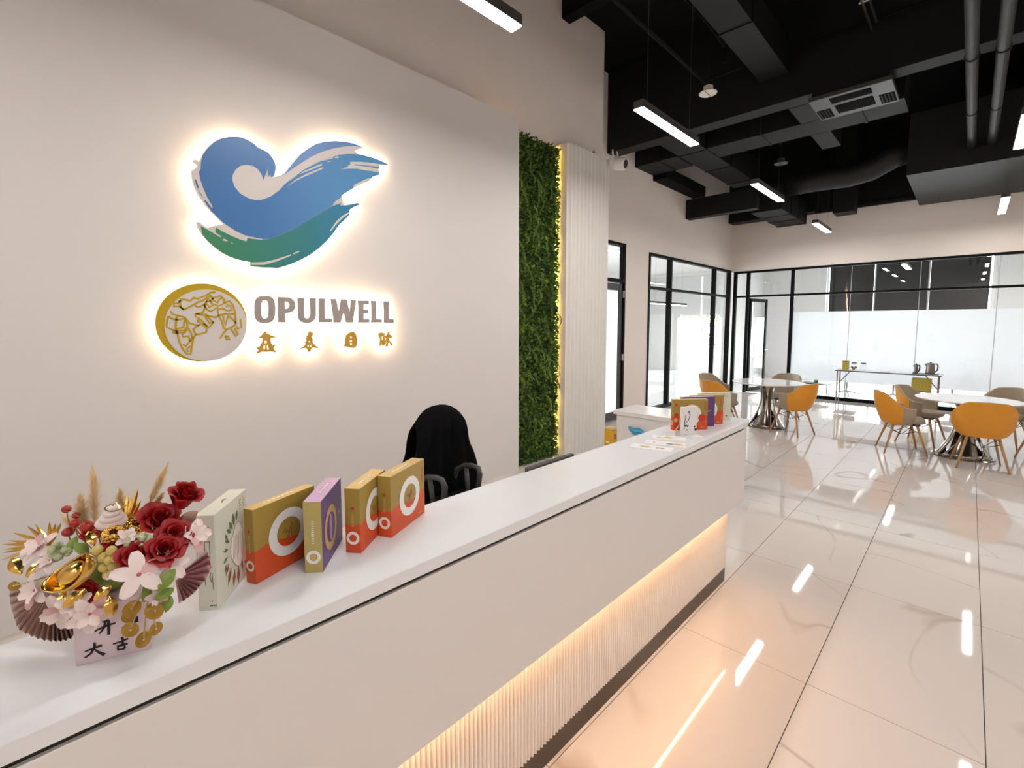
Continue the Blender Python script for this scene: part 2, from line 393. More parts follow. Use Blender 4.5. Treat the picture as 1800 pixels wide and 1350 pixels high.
# traced outlines in metres
D_back=[(0.8259,2.7405),(0.8339,2.7621),(0.8478,2.7636),(0.8632,2.7574),(0.8731,2.7796),(0.8851,2.8104),(0.9122,2.8572),(0.9503,2.9034),(0.996,2.94),(1.0418,2.9607),(1.0882,2.9755),(1.1233,2.979),(1.1625,2.9729),(1.2021,2.9582),(1.2217,2.9399),(1.2544,2.9333),(1.2916,2.9212),(1.316,2.8968),(1.3359,2.8578),(1.3388,2.8233),(1.3309,2.7862),(1.3256,2.763),(1.341,2.7685),(1.3676,2.781),(1.4039,2.807),(1.4367,2.8458),(1.3948,2.8004),(1.4515,2.8808),(1.514,2.9639),(1.5771,3.0256),(1.6363,3.0734),(1.7112,3.1098),(1.7878,3.1352),(1.8664,3.1515),(1.9362,3.158),(1.991,3.1552),(2.0297,3.1455),(1.9957,3.1267),(1.959,3.1),(1.9724,3.0885),(2.0281,3.0875),(2.1138,3.0885),(2.1901,3.0815),(2.2654,3.0682),(2.2438,3.0579),(2.1833,3.0489),(2.1678,3.0246),(2.1704,3.0097),(2.1667,2.9831),(2.1811,2.9656),(2.1392,2.946),(2.1036,2.928),(2.0853,2.8934),(2.0215,2.8596),(1.9365,2.807),(1.8811,2.7662),(1.8319,2.7272),(1.8363,2.6985),(1.8509,2.6569),(1.9053,2.6765),(1.9663,2.695),(1.9855,2.6833),(1.9319,2.6512),(1.8955,2.6225),(1.8972,2.5904),(1.8581,2.5443),(1.8033,2.4914),(1.7541,2.4206),(1.6955,2.3496),(1.6282,2.2837),(1.558,2.2283),(1.4947,2.1889),(1.4377,2.1578),(1.3777,2.1316),(1.3236,2.1109),(1.2887,2.1111),(1.2287,2.1074),(1.1786,2.1075),(1.1357,2.1103),(1.141,2.1392),(1.0988,2.1418),(1.0519,2.1501),(1.0099,2.163),(0.9617,2.1874),(0.9187,2.2201),(0.8839,2.2529),(0.8534,2.2898),(0.834,2.3276),(0.8269,2.3628),(0.8397,2.3728),(0.8637,2.3562),(0.8879,2.3394),(0.9326,2.3603),(0.9815,2.3758),(0.9496,2.4103),(0.9111,2.4492),(0.877,2.4879),(0.8442,2.5421),(0.8286,2.5789),(0.8171,2.6281),(0.8148,2.6867),(0.8274,2.6995),(0.8493,2.7224),(0.843,2.7347)]
D_blue=[(0.8846,2.8004),(0.8716,2.7474),(0.8681,2.7108),(0.8582,2.6887),(0.8632,2.6459),(0.8784,2.593),(0.8973,2.5402),(0.9206,2.4957),(0.9269,2.4764),(0.9114,2.4553),(0.9464,2.4222),(0.9785,2.392),(1.0004,2.3766),(1.0564,2.3425),(1.1146,2.3206),(1.1668,2.3145),(1.2285,2.3071),(1.2799,2.3203),(1.3463,2.3515),(1.4148,2.3927),(1.4614,2.42),(1.5529,2.4871),(1.6374,2.5478),(1.7298,2.6161),(1.7482,2.6314),(1.7831,2.6741),(1.8288,2.7119),(1.8292,2.7242),(1.881,2.7637),(1.9309,2.8009),(1.993,2.8461),(2.0737,2.8909),(2.1095,2.9318),(2.1752,2.9653),(2.1656,3.0086),(2.1803,3.0471),(2.2562,3.0661),(2.1901,3.0794),(2.1137,3.0865),(2.028,3.0855),(1.9722,3.0795),(1.8902,3.0604),(1.8209,3.0382),(1.7683,3.0084),(1.6762,2.9575),(1.6063,2.9081),(1.5332,2.8543),(1.4614,2.7836),(1.4194,2.7475),(1.3916,2.7192),(1.3545,2.6715),(1.2918,2.615),(1.2273,2.5788),(1.1858,2.5712),(1.1456,2.5766),(1.095,2.5988),(1.0618,2.6385),(1.0503,2.682),(1.0556,2.7164),(1.0746,2.754),(1.1071,2.7867),(1.1433,2.8027),(1.1835,2.8045),(1.2154,2.7905),(1.239,2.7613),(1.2463,2.737),(1.2477,2.7199),(1.2593,2.7485),(1.2754,2.7825),(1.2784,2.805),(1.2844,2.7976),(1.2837,2.7494),(1.2983,2.7745),(1.3038,2.7516),(1.3193,2.766),(1.327,2.7853),(1.3345,2.8223),(1.3323,2.8548),(1.3133,2.8918),(1.2888,2.9162),(1.2534,2.9296),(1.2194,2.935),(1.1979,2.9541),(1.1624,2.9687),(1.1232,2.9756),(1.0881,2.9718),(1.0416,2.9565),(0.9958,2.935),(0.9539,2.9011),(0.9157,2.8549)]
D_crest=[(1.3604,2.7639),(1.4037,2.8015),(1.4364,2.8385),(1.3942,2.7869),(1.4407,2.8332),(1.5115,2.895),(1.594,2.9654),(1.6836,3.0274),(1.7756,3.0747),(1.8652,3.1124),(1.9464,3.1361),(2.0018,3.1457),(2.0241,3.1435),(1.9909,3.1522),(1.9361,3.155),(1.8663,3.1486),(1.7877,3.1323),(1.7111,3.1065),(1.6361,3.0702),(1.577,3.0224),(1.5139,2.9607),(1.4514,2.8776),(1.3947,2.7977),(1.4356,2.842)]
D_green=[(0.8524,2.3444),(0.905,2.3172),(0.9588,2.2873),(0.9741,2.2935),(0.9378,2.3135),(0.9348,2.3296),(0.9412,2.3471),(0.9682,2.3302),(1.0202,2.308),(1.0736,2.2895),(1.1207,2.2782),(1.1298,2.3031),(1.1621,2.3008),(1.2283,2.3026),(1.2798,2.3181),(1.3462,2.3492),(1.4614,2.4177),(1.5528,2.4848),(1.6373,2.5454),(1.7297,2.6137),(1.7823,2.6496),(1.8275,2.6714),(1.8135,2.6454),(1.8615,2.6528),(1.916,2.67),(1.9662,2.6915),(1.9827,2.6828),(1.932,2.6563),(1.8874,2.6226),(1.8923,2.6045),(1.8928,2.5871),(1.8555,2.5473),(1.8013,2.4946),(1.7522,2.4237),(1.6936,2.3528),(1.6263,2.2868),(1.5571,2.2315),(1.4939,2.1921),(1.437,2.161),(1.3778,2.1348),(1.3237,2.1141),(1.2888,2.1138),(1.2288,2.11),(1.1787,2.1101),(1.14,2.1151),(1.1429,2.1372),(1.0989,2.1435),(1.0519,2.1519),(1.01,2.1647),(0.9618,2.1891),(0.9203,2.2219),(0.8854,2.2547),(0.8579,2.2944)]
D_streaks=[[(1.4043,2.7039),(1.4747,2.7728),(1.5559,2.8318),(1.6794,2.9065),(1.6917,2.9046),(1.6041,2.8472),(1.5218,2.7967),(1.4602,2.7516)],[(1.5039,2.8157),(1.5329,2.845),(1.591,2.8814),(1.6754,2.9338),(1.6801,2.9255),(1.6003,2.8742),(1.5469,2.8436)],[(1.8225,2.9274),(1.887,2.9569),(1.8928,2.973),(1.9149,2.9895),(1.9015,2.9947),(1.9208,3.0067),(1.9983,3.0252),(2.1125,3.0424),(2.1786,3.0488),(2.1678,3.0246),(2.1002,3.016),(2.0541,3.0093),(1.9531,2.9946),(1.9474,2.9858),(2.0539,3.0007),(2.1644,3.0083),(2.1666,2.9779),(2.1107,2.9756),(2.0416,2.9675),(1.9687,2.9634),(1.8866,2.9446)],[(1.9284,2.8104),(1.9428,2.8332),(2.0569,2.9051),(2.0917,2.9177),(2.0824,2.8953),(2.0216,2.8617),(1.9366,2.8091)],[(1.7481,2.629),(1.7725,2.6673),(1.8289,2.7143),(1.8385,2.6842),(1.814,2.6601)],[(1.6762,2.9575),(1.763,3.0023),(1.7679,2.9964),(1.6811,2.9554)],[(1.7783,3.0013),(1.7996,3.0209),(1.8151,3.0199),(1.8095,3.0089)],[(1.7159,2.9543),(1.7468,2.9731),(1.7424,2.9639)],[(1.7238,2.4359),(1.778,2.517),(1.8322,2.5698),(1.8897,2.6081),(1.8909,2.5953),(1.8316,2.55),(1.7826,2.4981),(1.7314,2.4336)],[(1.145,2.1365),(1.2304,2.1476),(1.3086,2.1731),(1.4173,2.2206),(1.4206,2.2131),(1.3168,2.1603),(1.2295,2.1275),(1.143,2.1197)],[(1.4312,2.2267),(1.4548,2.2432),(1.4783,2.2518),(1.4804,2.246),(1.4356,2.2216)],[(0.973,2.2703),(0.9809,2.2797),(1.0032,2.2699),(1.001,2.2634),(0.9766,2.2658)],[(1.0201,2.2623),(1.0344,2.2548),(1.031,2.2493)],[(1.1768,2.3101),(1.2245,2.3101),(1.222,2.3009),(1.1806,2.3023)]]
D_dashes=[[(0.8331,2.6374),(0.84,2.6369),(0.8534,2.5879),(0.8479,2.5828),(0.8369,2.6085)],[(0.8474,2.5727),(0.859,2.557),(0.8754,2.53),(0.862,2.5456)],[(0.8782,2.5144),(0.889,2.5144),(0.9194,2.471),(0.9181,2.4585),(0.8981,2.4795)]]
D_globe_out=[(1.1004,1.7162),(1.0978,1.6893),(1.0925,1.6627),(1.0844,1.6367),(1.0736,1.6115),(1.0604,1.5875),(1.0448,1.5649),(1.0271,1.5439),(1.0075,1.5249),(0.9861,1.5079),(0.9634,1.4931),(0.9395,1.4807),(0.9147,1.4707),(0.8892,1.4632),(0.8634,1.4583),(0.8375,1.456),(0.8118,1.4561),(0.7865,1.4588),(0.7619,1.4639),(0.7381,1.4713),(0.7154,1.481),(0.694,1.4927),(0.674,1.5064),(0.6556,1.5219),(0.639,1.5391),(0.6242,1.5577),(0.6113,1.5776),(0.6005,1.5987),(0.5918,1.6207),(0.5852,1.6435),(0.5809,1.6668),(0.5788,1.6905),(0.5789,1.7144),(0.5812,1.7383),(0.5858,1.762),(0.5925,1.7852),(0.6013,1.8079),(0.6123,1.8299),(0.6252,1.8509),(0.64,1.8707),(0.6566,1.8893),(0.6748,1.9064),(0.6946,1.9218),(0.7158,1.9355),(0.7383,1.9472),(0.7617,1.9568),(0.786,1.9643),(0.8109,1.9695),(0.8363,1.9723),(0.8618,1.9726),(0.8873,1.9705),(0.9124,1.9658),(0.937,1.9587),(0.9607,1.949),(0.9834,1.9369),(1.0047,1.9225),(1.0243,1.9059),(1.0422,1.8872),(1.058,1.8666),(1.0716,1.8443),(1.0827,1.8205),(1.0912,1.7955),(1.0971,1.7697),(1.1002,1.7431)]
D_globe_in=[(1.0966,1.6966),(1.0943,1.6719),(1.0895,1.6475),(1.0822,1.6237),(1.0725,1.6006),(1.0606,1.5786),(1.0466,1.5579),(1.0307,1.5387),(1.013,1.5212),(0.9938,1.5056),(0.9733,1.492),(0.9517,1.4806),(0.9293,1.4714),(0.9063,1.4645),(0.883,1.4599),(0.8595,1.4577),(0.8362,1.4578),(0.8132,1.4603),(0.7908,1.4649),(0.7692,1.4717),(0.7485,1.4806),(0.729,1.4914),(0.7108,1.5041),(0.694,1.5184),(0.6787,1.5343),(0.6652,1.5516),(0.6534,1.5701),(0.6435,1.5896),(0.6355,1.61),(0.6295,1.6311),(0.6255,1.6528),(0.6235,1.6748),(0.6236,1.6969),(0.6258,1.7191),(0.63,1.741),(0.6361,1.7626),(0.6442,1.7836),(0.6542,1.8038),(0.6661,1.8232),(0.6796,1.8415),(0.6948,1.8586),(0.7115,1.8743),(0.7296,1.8884),(0.749,1.9009),(0.7694,1.9115),(0.7908,1.9203),(0.8129,1.927),(0.8356,1.9315),(0.8586,1.9339),(0.8817,1.934),(0.9048,1.9318),(0.9275,1.9272),(0.9498,1.9204),(0.9712,1.9113),(0.9916,1.9),(1.0108,1.8866),(1.0285,1.8711),(1.0445,1.8538),(1.0587,1.8347),(1.0709,1.8142),(1.0808,1.7923),(1.0885,1.7693),(1.0937,1.7456),(1.0964,1.7212)]
D_globe_lines=[[(0.7057,1.8441),(0.7208,1.8654),(0.77,1.8568),(0.789,1.8765),(0.8105,1.871),(0.8559,1.8922),(0.887,1.9151),(0.9138,1.9186)],[(0.6733,1.8182),(0.7045,1.8191),(0.7316,1.7989),(0.7645,1.8166),(0.8094,1.8476),(0.8433,1.8616),(0.8862,1.8978)],[(0.6772,1.8266),(0.6811,1.8371),(0.6983,1.8355),(0.7133,1.8568),(0.7146,1.8111),(0.7314,1.7947)],[(0.7938,1.8259),(0.8116,1.8157),(0.8303,1.8227),(0.846,1.8403),(0.8483,1.8103),(0.8357,1.7799),(0.7912,1.7706),(0.794,1.7536),(0.8119,1.7452),(0.8035,1.7238),(0.8248,1.7067),(0.8532,1.6764),(0.8482,1.6504),(0.7882,1.6339)],[(0.6597,1.787),(0.669,1.7665),(0.6946,1.7607),(0.7327,1.7486),(0.7594,1.7108),(0.795,1.6981),(0.8135,1.7024),(0.7755,1.6725),(0.7884,1.6382),(0.7725,1.6086),(0.7628,1.5575),(0.7531,1.5066),(0.7318,1.5118),(0.7121,1.5465),(0.6968,1.5934),(0.6862,1.6606)],[(0.6462,1.7538),(0.638,1.727),(0.6342,1.6858),(0.6624,1.6691),(0.6862,1.6606),(0.7285,1.6644),(0.7438,1.6854),(0.7448,1.7066),(0.7305,1.7402),(0.6932,1.7315),(0.6659,1.7396),(0.6479,1.7538)],[(0.6909,1.7565),(0.6831,1.7023),(0.6821,1.6481),(0.7242,1.6476),(0.743,1.6685)],[(0.7316,1.7276),(0.7243,1.6855),(0.6868,1.6731)],[(0.6691,1.6649),(0.6683,1.6483),(0.6888,1.6438)],[(0.7472,1.6812),(0.7635,1.6471),(0.7693,1.6172),(0.7536,1.5919)],[(0.7167,1.6392),(0.7159,1.6224),(0.7481,1.6261),(0.7536,1.5919),(0.7269,1.5587),(0.7171,1.5759)],[(0.7557,1.562),(0.7332,1.5415),(0.7431,1.5241)],[(0.8456,1.8317),(0.8591,1.8019),(0.8811,1.7894),(0.9206,1.8164),(0.9259,1.764),(0.9099,1.7506),(0.8684,1.7588),(0.8465,1.7715)],[(0.8538,1.8491),(0.8844,1.8588),(0.9006,1.8811),(0.9199,1.8862),(0.9436,1.896),(0.964,1.8749),(0.9607,1.8439),(0.9287,1.8254),(0.9024,1.8377),(0.8748,1.8152),(0.8609,1.8408)],[(0.886,1.8935),(0.8998,1.8637),(0.922,1.8471),(0.9348,1.8738),(0.9505,1.8788)],[(0.9628,1.8484),(0.9971,1.8629),(1.0159,1.8368),(1.026,1.7923),(1.0281,1.7475),(1.0261,1.7025),(0.9969,1.6801),(0.9684,1.6669),(0.9531,1.6758),(0.9435,1.7245),(0.9259,1.764)],[(0.9279,1.8079),(0.9591,1.8086),(0.9782,1.7958),(1.0063,1.8009),(1.0037,1.832),(0.9715,1.8222),(0.9842,1.8403)],[(0.9259,1.764),(0.9653,1.7734),(1.0212,1.7743)],[(0.953,1.76),(0.9617,1.6936),(0.9847,1.7648)],[(0.9925,1.7605),(1.0305,1.7115)],[(0.9684,1.6669),(0.9475,1.6404),(0.9284,1.6075)],[(0.9965,1.6711),(1.0266,1.6213),(1.0394,1.6346),(1.0208,1.6755)],[(1.0584,1.741),(1.0621,1.6843),(1.0389,1.6709),(1.0298,1.6935)],[(0.9586,1.6247),(0.9693,1.5977),(0.9853,1.5995),(0.9783,1.6221),(0.9586,1.6247)],[(0.8535,1.7629),(0.8929,1.7155),(0.8647,1.6807),(0.8359,1.7067)],[(0.7984,1.7707),(0.8423,1.7628),(0.8699,1.7111),(0.8988,1.7199)],[(0.8154,1.741),(0.854,1.6937)],[(0.8452,1.8231),(0.8701,1.8755),(0.8911,1.8417)]]
D_letters=[('O',[[(1.291,1.812),(1.2883,1.7755),(1.2838,1.755),(1.277,1.7394),(1.2679,1.7275),(1.2561,1.7192),(1.241,1.7141),(1.2145,1.7124),(1.1885,1.714),(1.1742,1.7188),(1.1636,1.7269),(1.1558,1.7384),(1.1506,1.7535),(1.1479,1.7733),(1.1482,1.8087),(1.1509,1.8441),(1.1552,1.864),(1.1617,1.8793),(1.1705,1.8911),(1.1818,1.8997),(1.1965,1.9052),(1.2226,1.908),(1.2488,1.9075),(1.2635,1.9032),(1.2746,1.8954),(1.2828,1.884),(1.2884,1.8687),(1.2913,1.8484)],[(1.2425,1.8115),(1.2411,1.7878),(1.2394,1.7745),(1.237,1.7643),(1.2339,1.7566),(1.2299,1.7511),(1.2249,1.7478),(1.2162,1.7467),(1.2077,1.7477),(1.203,1.7508),(1.1995,1.7562),(1.1971,1.7638),(1.1955,1.7738),(1.1949,1.787),(1.1955,1.8104),(1.1969,1.8339),(1.1986,1.8471),(1.201,1.8572),(1.204,1.8649),(1.2079,1.8704),(1.2129,1.8738),(1.2215,1.8752),(1.2301,1.8744),(1.2348,1.8713),(1.2383,1.8661),(1.2408,1.8585),(1.2424,1.8485),(1.2431,1.8352)]]),('P',[[(1.3113,1.9041),(1.3725,1.9054),(1.404,1.9002),(1.4259,1.8827),(1.4364,1.8534),(1.4335,1.8269),(1.4196,1.8035),(1.3966,1.7899),(1.3602,1.7846),(1.3588,1.7174),(1.3057,1.7172)],[(1.3598,1.8705),(1.3742,1.8697),(1.3866,1.8616),(1.3905,1.8474),(1.3854,1.8302),(1.3742,1.8208),(1.3596,1.8185)]]),('U',[[(1.4507,1.9047),(1.5008,1.9055),(1.496,1.7749),(1.5001,1.7582),(1.5132,1.7503),(1.5267,1.7517),(1.5372,1.762),(1.5411,1.7756),(1.5437,1.9059),(1.5923,1.9065),(1.5876,1.7729),(1.5811,1.7455),(1.5632,1.7249),(1.5355,1.7139),(1.5085,1.7132),(1.4787,1.7191),(1.4594,1.7344),(1.4491,1.7576)]]),('L',[[(1.6109,1.9045),(1.6636,1.9052),(1.6584,1.7531),(1.7159,1.7537),(1.7147,1.7186),(1.6058,1.7182)]]),('W',[[(1.7065,1.9055),(1.756,1.9061),(1.7728,1.8108),(1.7945,1.9061),(1.8449,1.9067),(1.8648,1.8092),(1.8816,1.9052),(1.9281,1.9041),(1.8913,1.7178),(1.8314,1.7176),(1.8135,1.7989),(1.7862,1.7175),(1.7278,1.7173)]]),('E',[[(1.9398,1.9016),(2.0441,1.9025),(2.0432,1.8714),(1.9922,1.8713),(1.991,1.8286),(2.0355,1.8282),(2.0346,1.797),(1.9901,1.797),(1.9887,1.7491),(2.0439,1.7496),(2.0431,1.7183),(1.9384,1.7179)]]),('L',[[(2.0589,1.9023),(2.1103,1.9026),(2.1062,1.7501),(2.1596,1.7506),(2.1587,1.7187),(2.0562,1.7183)]]),('L',[[(2.178,1.9028),(2.2317,1.9032),(2.2279,1.7512),(2.2747,1.7516),(2.2739,1.7175),(2.1758,1.7172)]])]
D_chars=[[[(1.214,1.6565),(1.2265,1.6404),(1.256,1.6239),(1.2983,1.6071),(1.2552,1.6047),(1.2487,1.5919),(1.2537,1.566),(1.2623,1.5529),(1.2902,1.5605),(1.2676,1.5333),(1.2702,1.5203),(1.2881,1.5066),(1.2785,1.4985),(1.2452,1.5063),(1.2149,1.5031),(1.1882,1.5061),(1.1612,1.4958),(1.1439,1.4997),(1.1651,1.5178),(1.1483,1.5343),(1.1722,1.5461),(1.1911,1.5773),(1.1951,1.6014),(1.157,1.6047),(1.1871,1.6231)],[(1.2092,1.5833),(1.2212,1.583),(1.2206,1.5702),(1.2087,1.5705)],[(1.202,1.5515),(1.2097,1.5513),(1.2067,1.5226),(1.1997,1.5261)],[(1.2229,1.5509),(1.2301,1.5507),(1.2325,1.5217),(1.2247,1.522)]],[[(1.5368,1.6555),(1.5533,1.6397),(1.5772,1.636),(1.5562,1.626),(1.5579,1.6157),(1.5465,1.6023),(1.5693,1.6073),(1.5516,1.594),(1.5788,1.5824),(1.5544,1.5748),(1.5573,1.561),(1.5773,1.5398),(1.6146,1.5074),(1.5766,1.5191),(1.556,1.5233),(1.5419,1.5135),(1.5359,1.4966),(1.5207,1.4918),(1.5112,1.5112),(1.5015,1.5218),(1.4513,1.5155),(1.4819,1.536),(1.5028,1.557),(1.4796,1.5631),(1.5034,1.5726),(1.5072,1.5861),(1.4975,1.5951),(1.5113,1.6063),(1.4916,1.6182),(1.5221,1.6231),(1.5157,1.6334)],[(1.5251,1.5755),(1.5339,1.5753),(1.5336,1.5671),(1.5248,1.5673)],[(1.5171,1.5417),(1.524,1.5449),(1.5235,1.5312),(1.5139,1.5295)],[(1.5376,1.5444),(1.5442,1.5395),(1.5411,1.53),(1.5357,1.5315)]],[[(1.8267,1.6149),(1.8502,1.634),(1.8852,1.6452),(1.9084,1.6355),(1.9209,1.6097),(1.9244,1.5657),(1.9185,1.5291),(1.9086,1.5133),(1.8912,1.5065),(1.8658,1.5147),(1.8352,1.5201),(1.8124,1.5216),(1.8176,1.5683)],[(1.8662,1.6034),(1.8762,1.6032),(1.8774,1.5916),(1.8658,1.5918)],[(1.8622,1.5744),(1.8792,1.5755),(1.8804,1.5631),(1.8619,1.5636)],[(1.863,1.549),(1.8785,1.55),(1.8781,1.5377),(1.8626,1.5367)]],[[(2.1283,1.6306),(2.154,1.6364),(2.1684,1.6301),(2.1926,1.6298),(2.1834,1.6092),(2.2008,1.6113),(2.2208,1.6434),(2.2385,1.6448),(2.229,1.6201),(2.2577,1.6003),(2.2484,1.581),(2.222,1.5854),(2.2345,1.558),(2.2605,1.5324),(2.2512,1.5171),(2.2212,1.5506),(2.2141,1.5121),(2.1896,1.5113),(2.1995,1.5589),(2.1767,1.5172),(2.1553,1.5217),(2.1518,1.5524),(2.1467,1.5181),(2.1295,1.5148),(2.1356,1.5833),(2.1193,1.6102)],[(2.1557,1.602),(2.1661,1.6057),(2.1635,1.5713),(2.1548,1.5676)],[(2.1828,1.5862),(2.1959,1.5883),(2.1822,1.5593)]]]
D_callig=[[(0.0275,0.0573,0.0009),(0.0363,0.0605,0.0012),(0.0495,0.0646,0.0015),(0.0599,0.065,0.0009)],[(0.0413,0.0721,0.0009),(0.0456,0.0723,0.0013),(0.0506,0.0735,0.0016)],[(0.0456,0.0723,0.0012),(0.0427,0.06,0.0013),(0.0358,0.0512,0.0011)],[(0.05,0.0725,0.0016),(0.0497,0.058,0.0018),(0.049,0.0458,0.0017)],[(0.0139,0.0239,0.0009),(0.0258,0.0267,0.0012),(0.0382,0.0286,0.0016)],[(0.028,0.0369,0.0012),(0.028,0.0282,0.0017),(0.0221,0.0184,0.0015),(0.0132,0.0126,0.0011)],[(0.0277,0.0239,0.0009),(0.0337,0.0162,0.0015),(0.0409,0.0095,0.0021)],[(0.0539,0.026,0.0009),(0.065,0.0269,0.0012),(0.0764,0.0301,0.0012)],[(0.0672,0.0359,0.0013),(0.0685,0.0303,0.0016),(0.0679,0.0224,0.0012)],[(0.0591,0.0199,0.0008),(0.067,0.0219,0.0011),(0.0753,0.0201,0.0012)],[(0.0601,0.0181,0.0012),(0.0614,0.0111,0.0012)],[(0.0607,0.0194,0.0009),(0.0702,0.0194,0.0012),(0.0703,0.012,0.0015)],[(0.0625,0.0126,0.0009),(0.0703,0.012,0.0012)],[(0.0687,0.0532,0.0009),(0.079,0.0583,0.0015),(0.0916,0.0606,0.0021)],[(0.0851,0.0669,0.0016),(0.0908,0.0668,0.0024),(0.0909,0.0578,0.0018)]]
D_cardA=[-1.116,0.03,1.09]
D_card_ang=1.2196
D_fl={'rose':[([-1.0527,0.1921,1.3692],0.0297),([-1.062,0.1553,1.3387],0.0347),([-1.019,0.169,1.3173],0.0317),([-0.9963,0.1493,1.3052],0.0297),([-1.0192,0.1132,1.2979],0.0287),([-1.0733,0.0887,1.3045],0.0198),([-1.1028,0.0462,1.2246],0.0218),([-1.1395,0.0664,1.317],0.0178)],'plum':[([-0.9786,0.1108,1.2824],0.0356),([-0.9896,0.1557,1.2761],0.0277),([-1.0394,0.0937,1.2783],0.0218),([-1.2119,-0.0037,1.2899],0.0297),([-1.1924,-0.0126,1.2192],0.0297),([-1.103,0.0182,1.2076],0.0297),([-1.055,0.0507,1.2068],0.0297),([-1.0177,0.1981,1.3081],0.0297),([-1.0412,0.1059,1.328],0.0168),([-0.9828,0.1345,1.2334],0.0168),([-1.1697,0.0093,1.2762],0.0218),([-1.0736,0.0327,1.2241],0.0238)],'berry':[([-1.1986,0.037,1.3554],0.0079),([-1.1863,0.049,1.3433],0.0069),([-1.1748,0.0461,1.3322],0.0089),([-1.1849,0.0364,1.3157],0.0099),([-1.1448,0.0612,1.33],0.0119),([-1.1183,0.073,1.3259],0.0089)],'yberry':[([-1.0463,0.073,1.3029],0.0089),([-1.036,0.0831,1.3139],0.0089),([-1.0462,0.0731,1.2839],0.0089),([-1.039,0.0802,1.2981],0.0089),([-1.0301,0.0888,1.3013],0.0089),([-1.0425,0.0767,1.2712],0.0089),([-1.0533,0.0663,1.3155],0.0089),([-1.0351,0.0839,1.2871],0.0089)],'cone':[([-1.0853,0.091,1.324],0.0168),([-1.1089,0.1238,1.3223],0.0178)],'coin':[([-0.9936,0.0962,1.1848],0.0129),([-0.9849,0.1116,1.164],0.0129),([-0.975,0.1282,1.1801],0.0109),([-0.9756,0.1275,1.2119],0.0149),([-0.9953,0.0946,1.2071],0.0099),([-0.9897,0.1,1.2223],0.0139),([-1.2044,-0.0382,1.2336],0.0089)],'gcl':[([-1.1553,0.0233,1.2954],0.0178),([-1.0359,0.111,1.3187],0.0129),([-1.0295,0.1311,1.3234],0.0129),([-1.0225,0.1379,1.3181],0.0109),([-1.0267,0.1269,1.3122],0.0109)],'leaf':[([-0.9709,0.146,1.2622],0.0198),([-0.9914,0.1262,1.2458],0.0208),([-0.9742,0.1429,1.2365],0.0149),([-0.9825,0.1487,1.2118],0.0129),([-1.1279,0.0498,1.2986],0.0158),([-0.9854,0.1389,1.2169],0.0119),([-1.1523,0.0401,1.3033],0.0139)],'gleaf':[([-1.1007,0.0622,1.3234],0.0139),([-1.0217,0.076,1.2242],0.0168),([-1.0309,0.0671,1.2474],0.0139),([-1.2591,-0.0354,1.2496],0.0198),([-1.235,-0.012,1.244],0.0158),([-1.0661,0.0331,1.2373],0.0178),([-1.0874,0.0194,1.2282],0.0158)]}
D_pampas=[([-1.1883,0.0749,1.3135],[-1.1863,0.0768,1.4233],0.013),([-1.1891,0.0602,1.3123],[-1.1933,0.0561,1.3769],0.02),([-1.1132,0.1475,1.3541],[-1.0855,0.1743,1.4289],0.011),([-1.1632,0.113,1.332],[-1.1639,0.1123,1.3808],0.013),([-1.1079,0.1527,1.3496],[-1.0925,0.1675,1.3777],0.008),([-1.1972,0.0523,1.3067],[-1.2327,0.0319,1.335],0.008)]
D_palm1=[[-1.2108,0.0114,1.2905],[-1.31,-0.0568,1.2503],[-1.3067,-0.0536,1.265],[-1.3039,-0.0509,1.2718],[-1.3056,-0.0525,1.282],[-1.2892,-0.0367,1.3056],[-1.2689,-0.017,1.319],[-1.257,-0.0055,1.3224],[-1.2373,0.0135,1.3269],[-1.2289,0.0217,1.3246],[-1.221,0.0293,1.3257],[-1.2965,-0.0437,1.2899]]
D_palm2=[[-1.105,0.1137,1.33],[-1.1607,0.0876,1.3492],[-1.1538,0.0943,1.3614],[-1.1451,0.1027,1.3658],[-1.1281,0.1192,1.3813],[-1.1128,0.134,1.3935],[-1.11,0.1367,1.3703],[-1.1075,0.1391,1.3569],[-1.1037,0.1428,1.3403],[-1.1222,0.1249,1.3747],[-1.1382,0.1094,1.3636]]
D_ingot=[[-1.0997,0.0075,1.2567],[-1.0621,0.0578,1.2968]]
D_fan1=[[-1.1816,0.0117,1.2221],[-1.271,-0.0469,1.2084],[-1.2647,-0.0408,1.1249],[-1.2038,0.0042,1.1069],[-1.1388,0.0392,1.1408]]
D_fan2=[[-1.0087,0.1651,1.244],[-1.0012,0.2141,1.2806],[-1.0124,0.2032,1.2106],[-1.0293,0.173,1.1831]]
D_W1=[-1.0995,0.0912,1.344]
D_bleaf=[[-1.0504,0.1804,1.3223],[-1.0334,0.2108,1.3481]]
D_ctr=[-1.1391,0.0807,1.244]
D_boxes={'white':([-1.124,0.257],2.4784,0.1624,0.0392,-2.2296,0.21),'red1':([-1.173,0.346],1.9453,0.1859,0.0311,-2.3562,0.181),'purple':([-1.115,0.481],2.4336,0.183,0.0434,-2.2419,0.18),'red2':([-1.136,0.594],2.2131,0.1736,0.0431,-2.3726,0.177),'red3':([-1.158,0.7],2.0231,0.1968,0.0426,-2.4559,0.179)}
# ================================================================ THE SETTING
XL, XWALL, YB = -4.45, -3.88, 12.65      # left wall, reception wall, back wall
XR, YF, ZC = 4.8, -3.6, 5.75             # right wall, front wall (behind the camera), ceiling
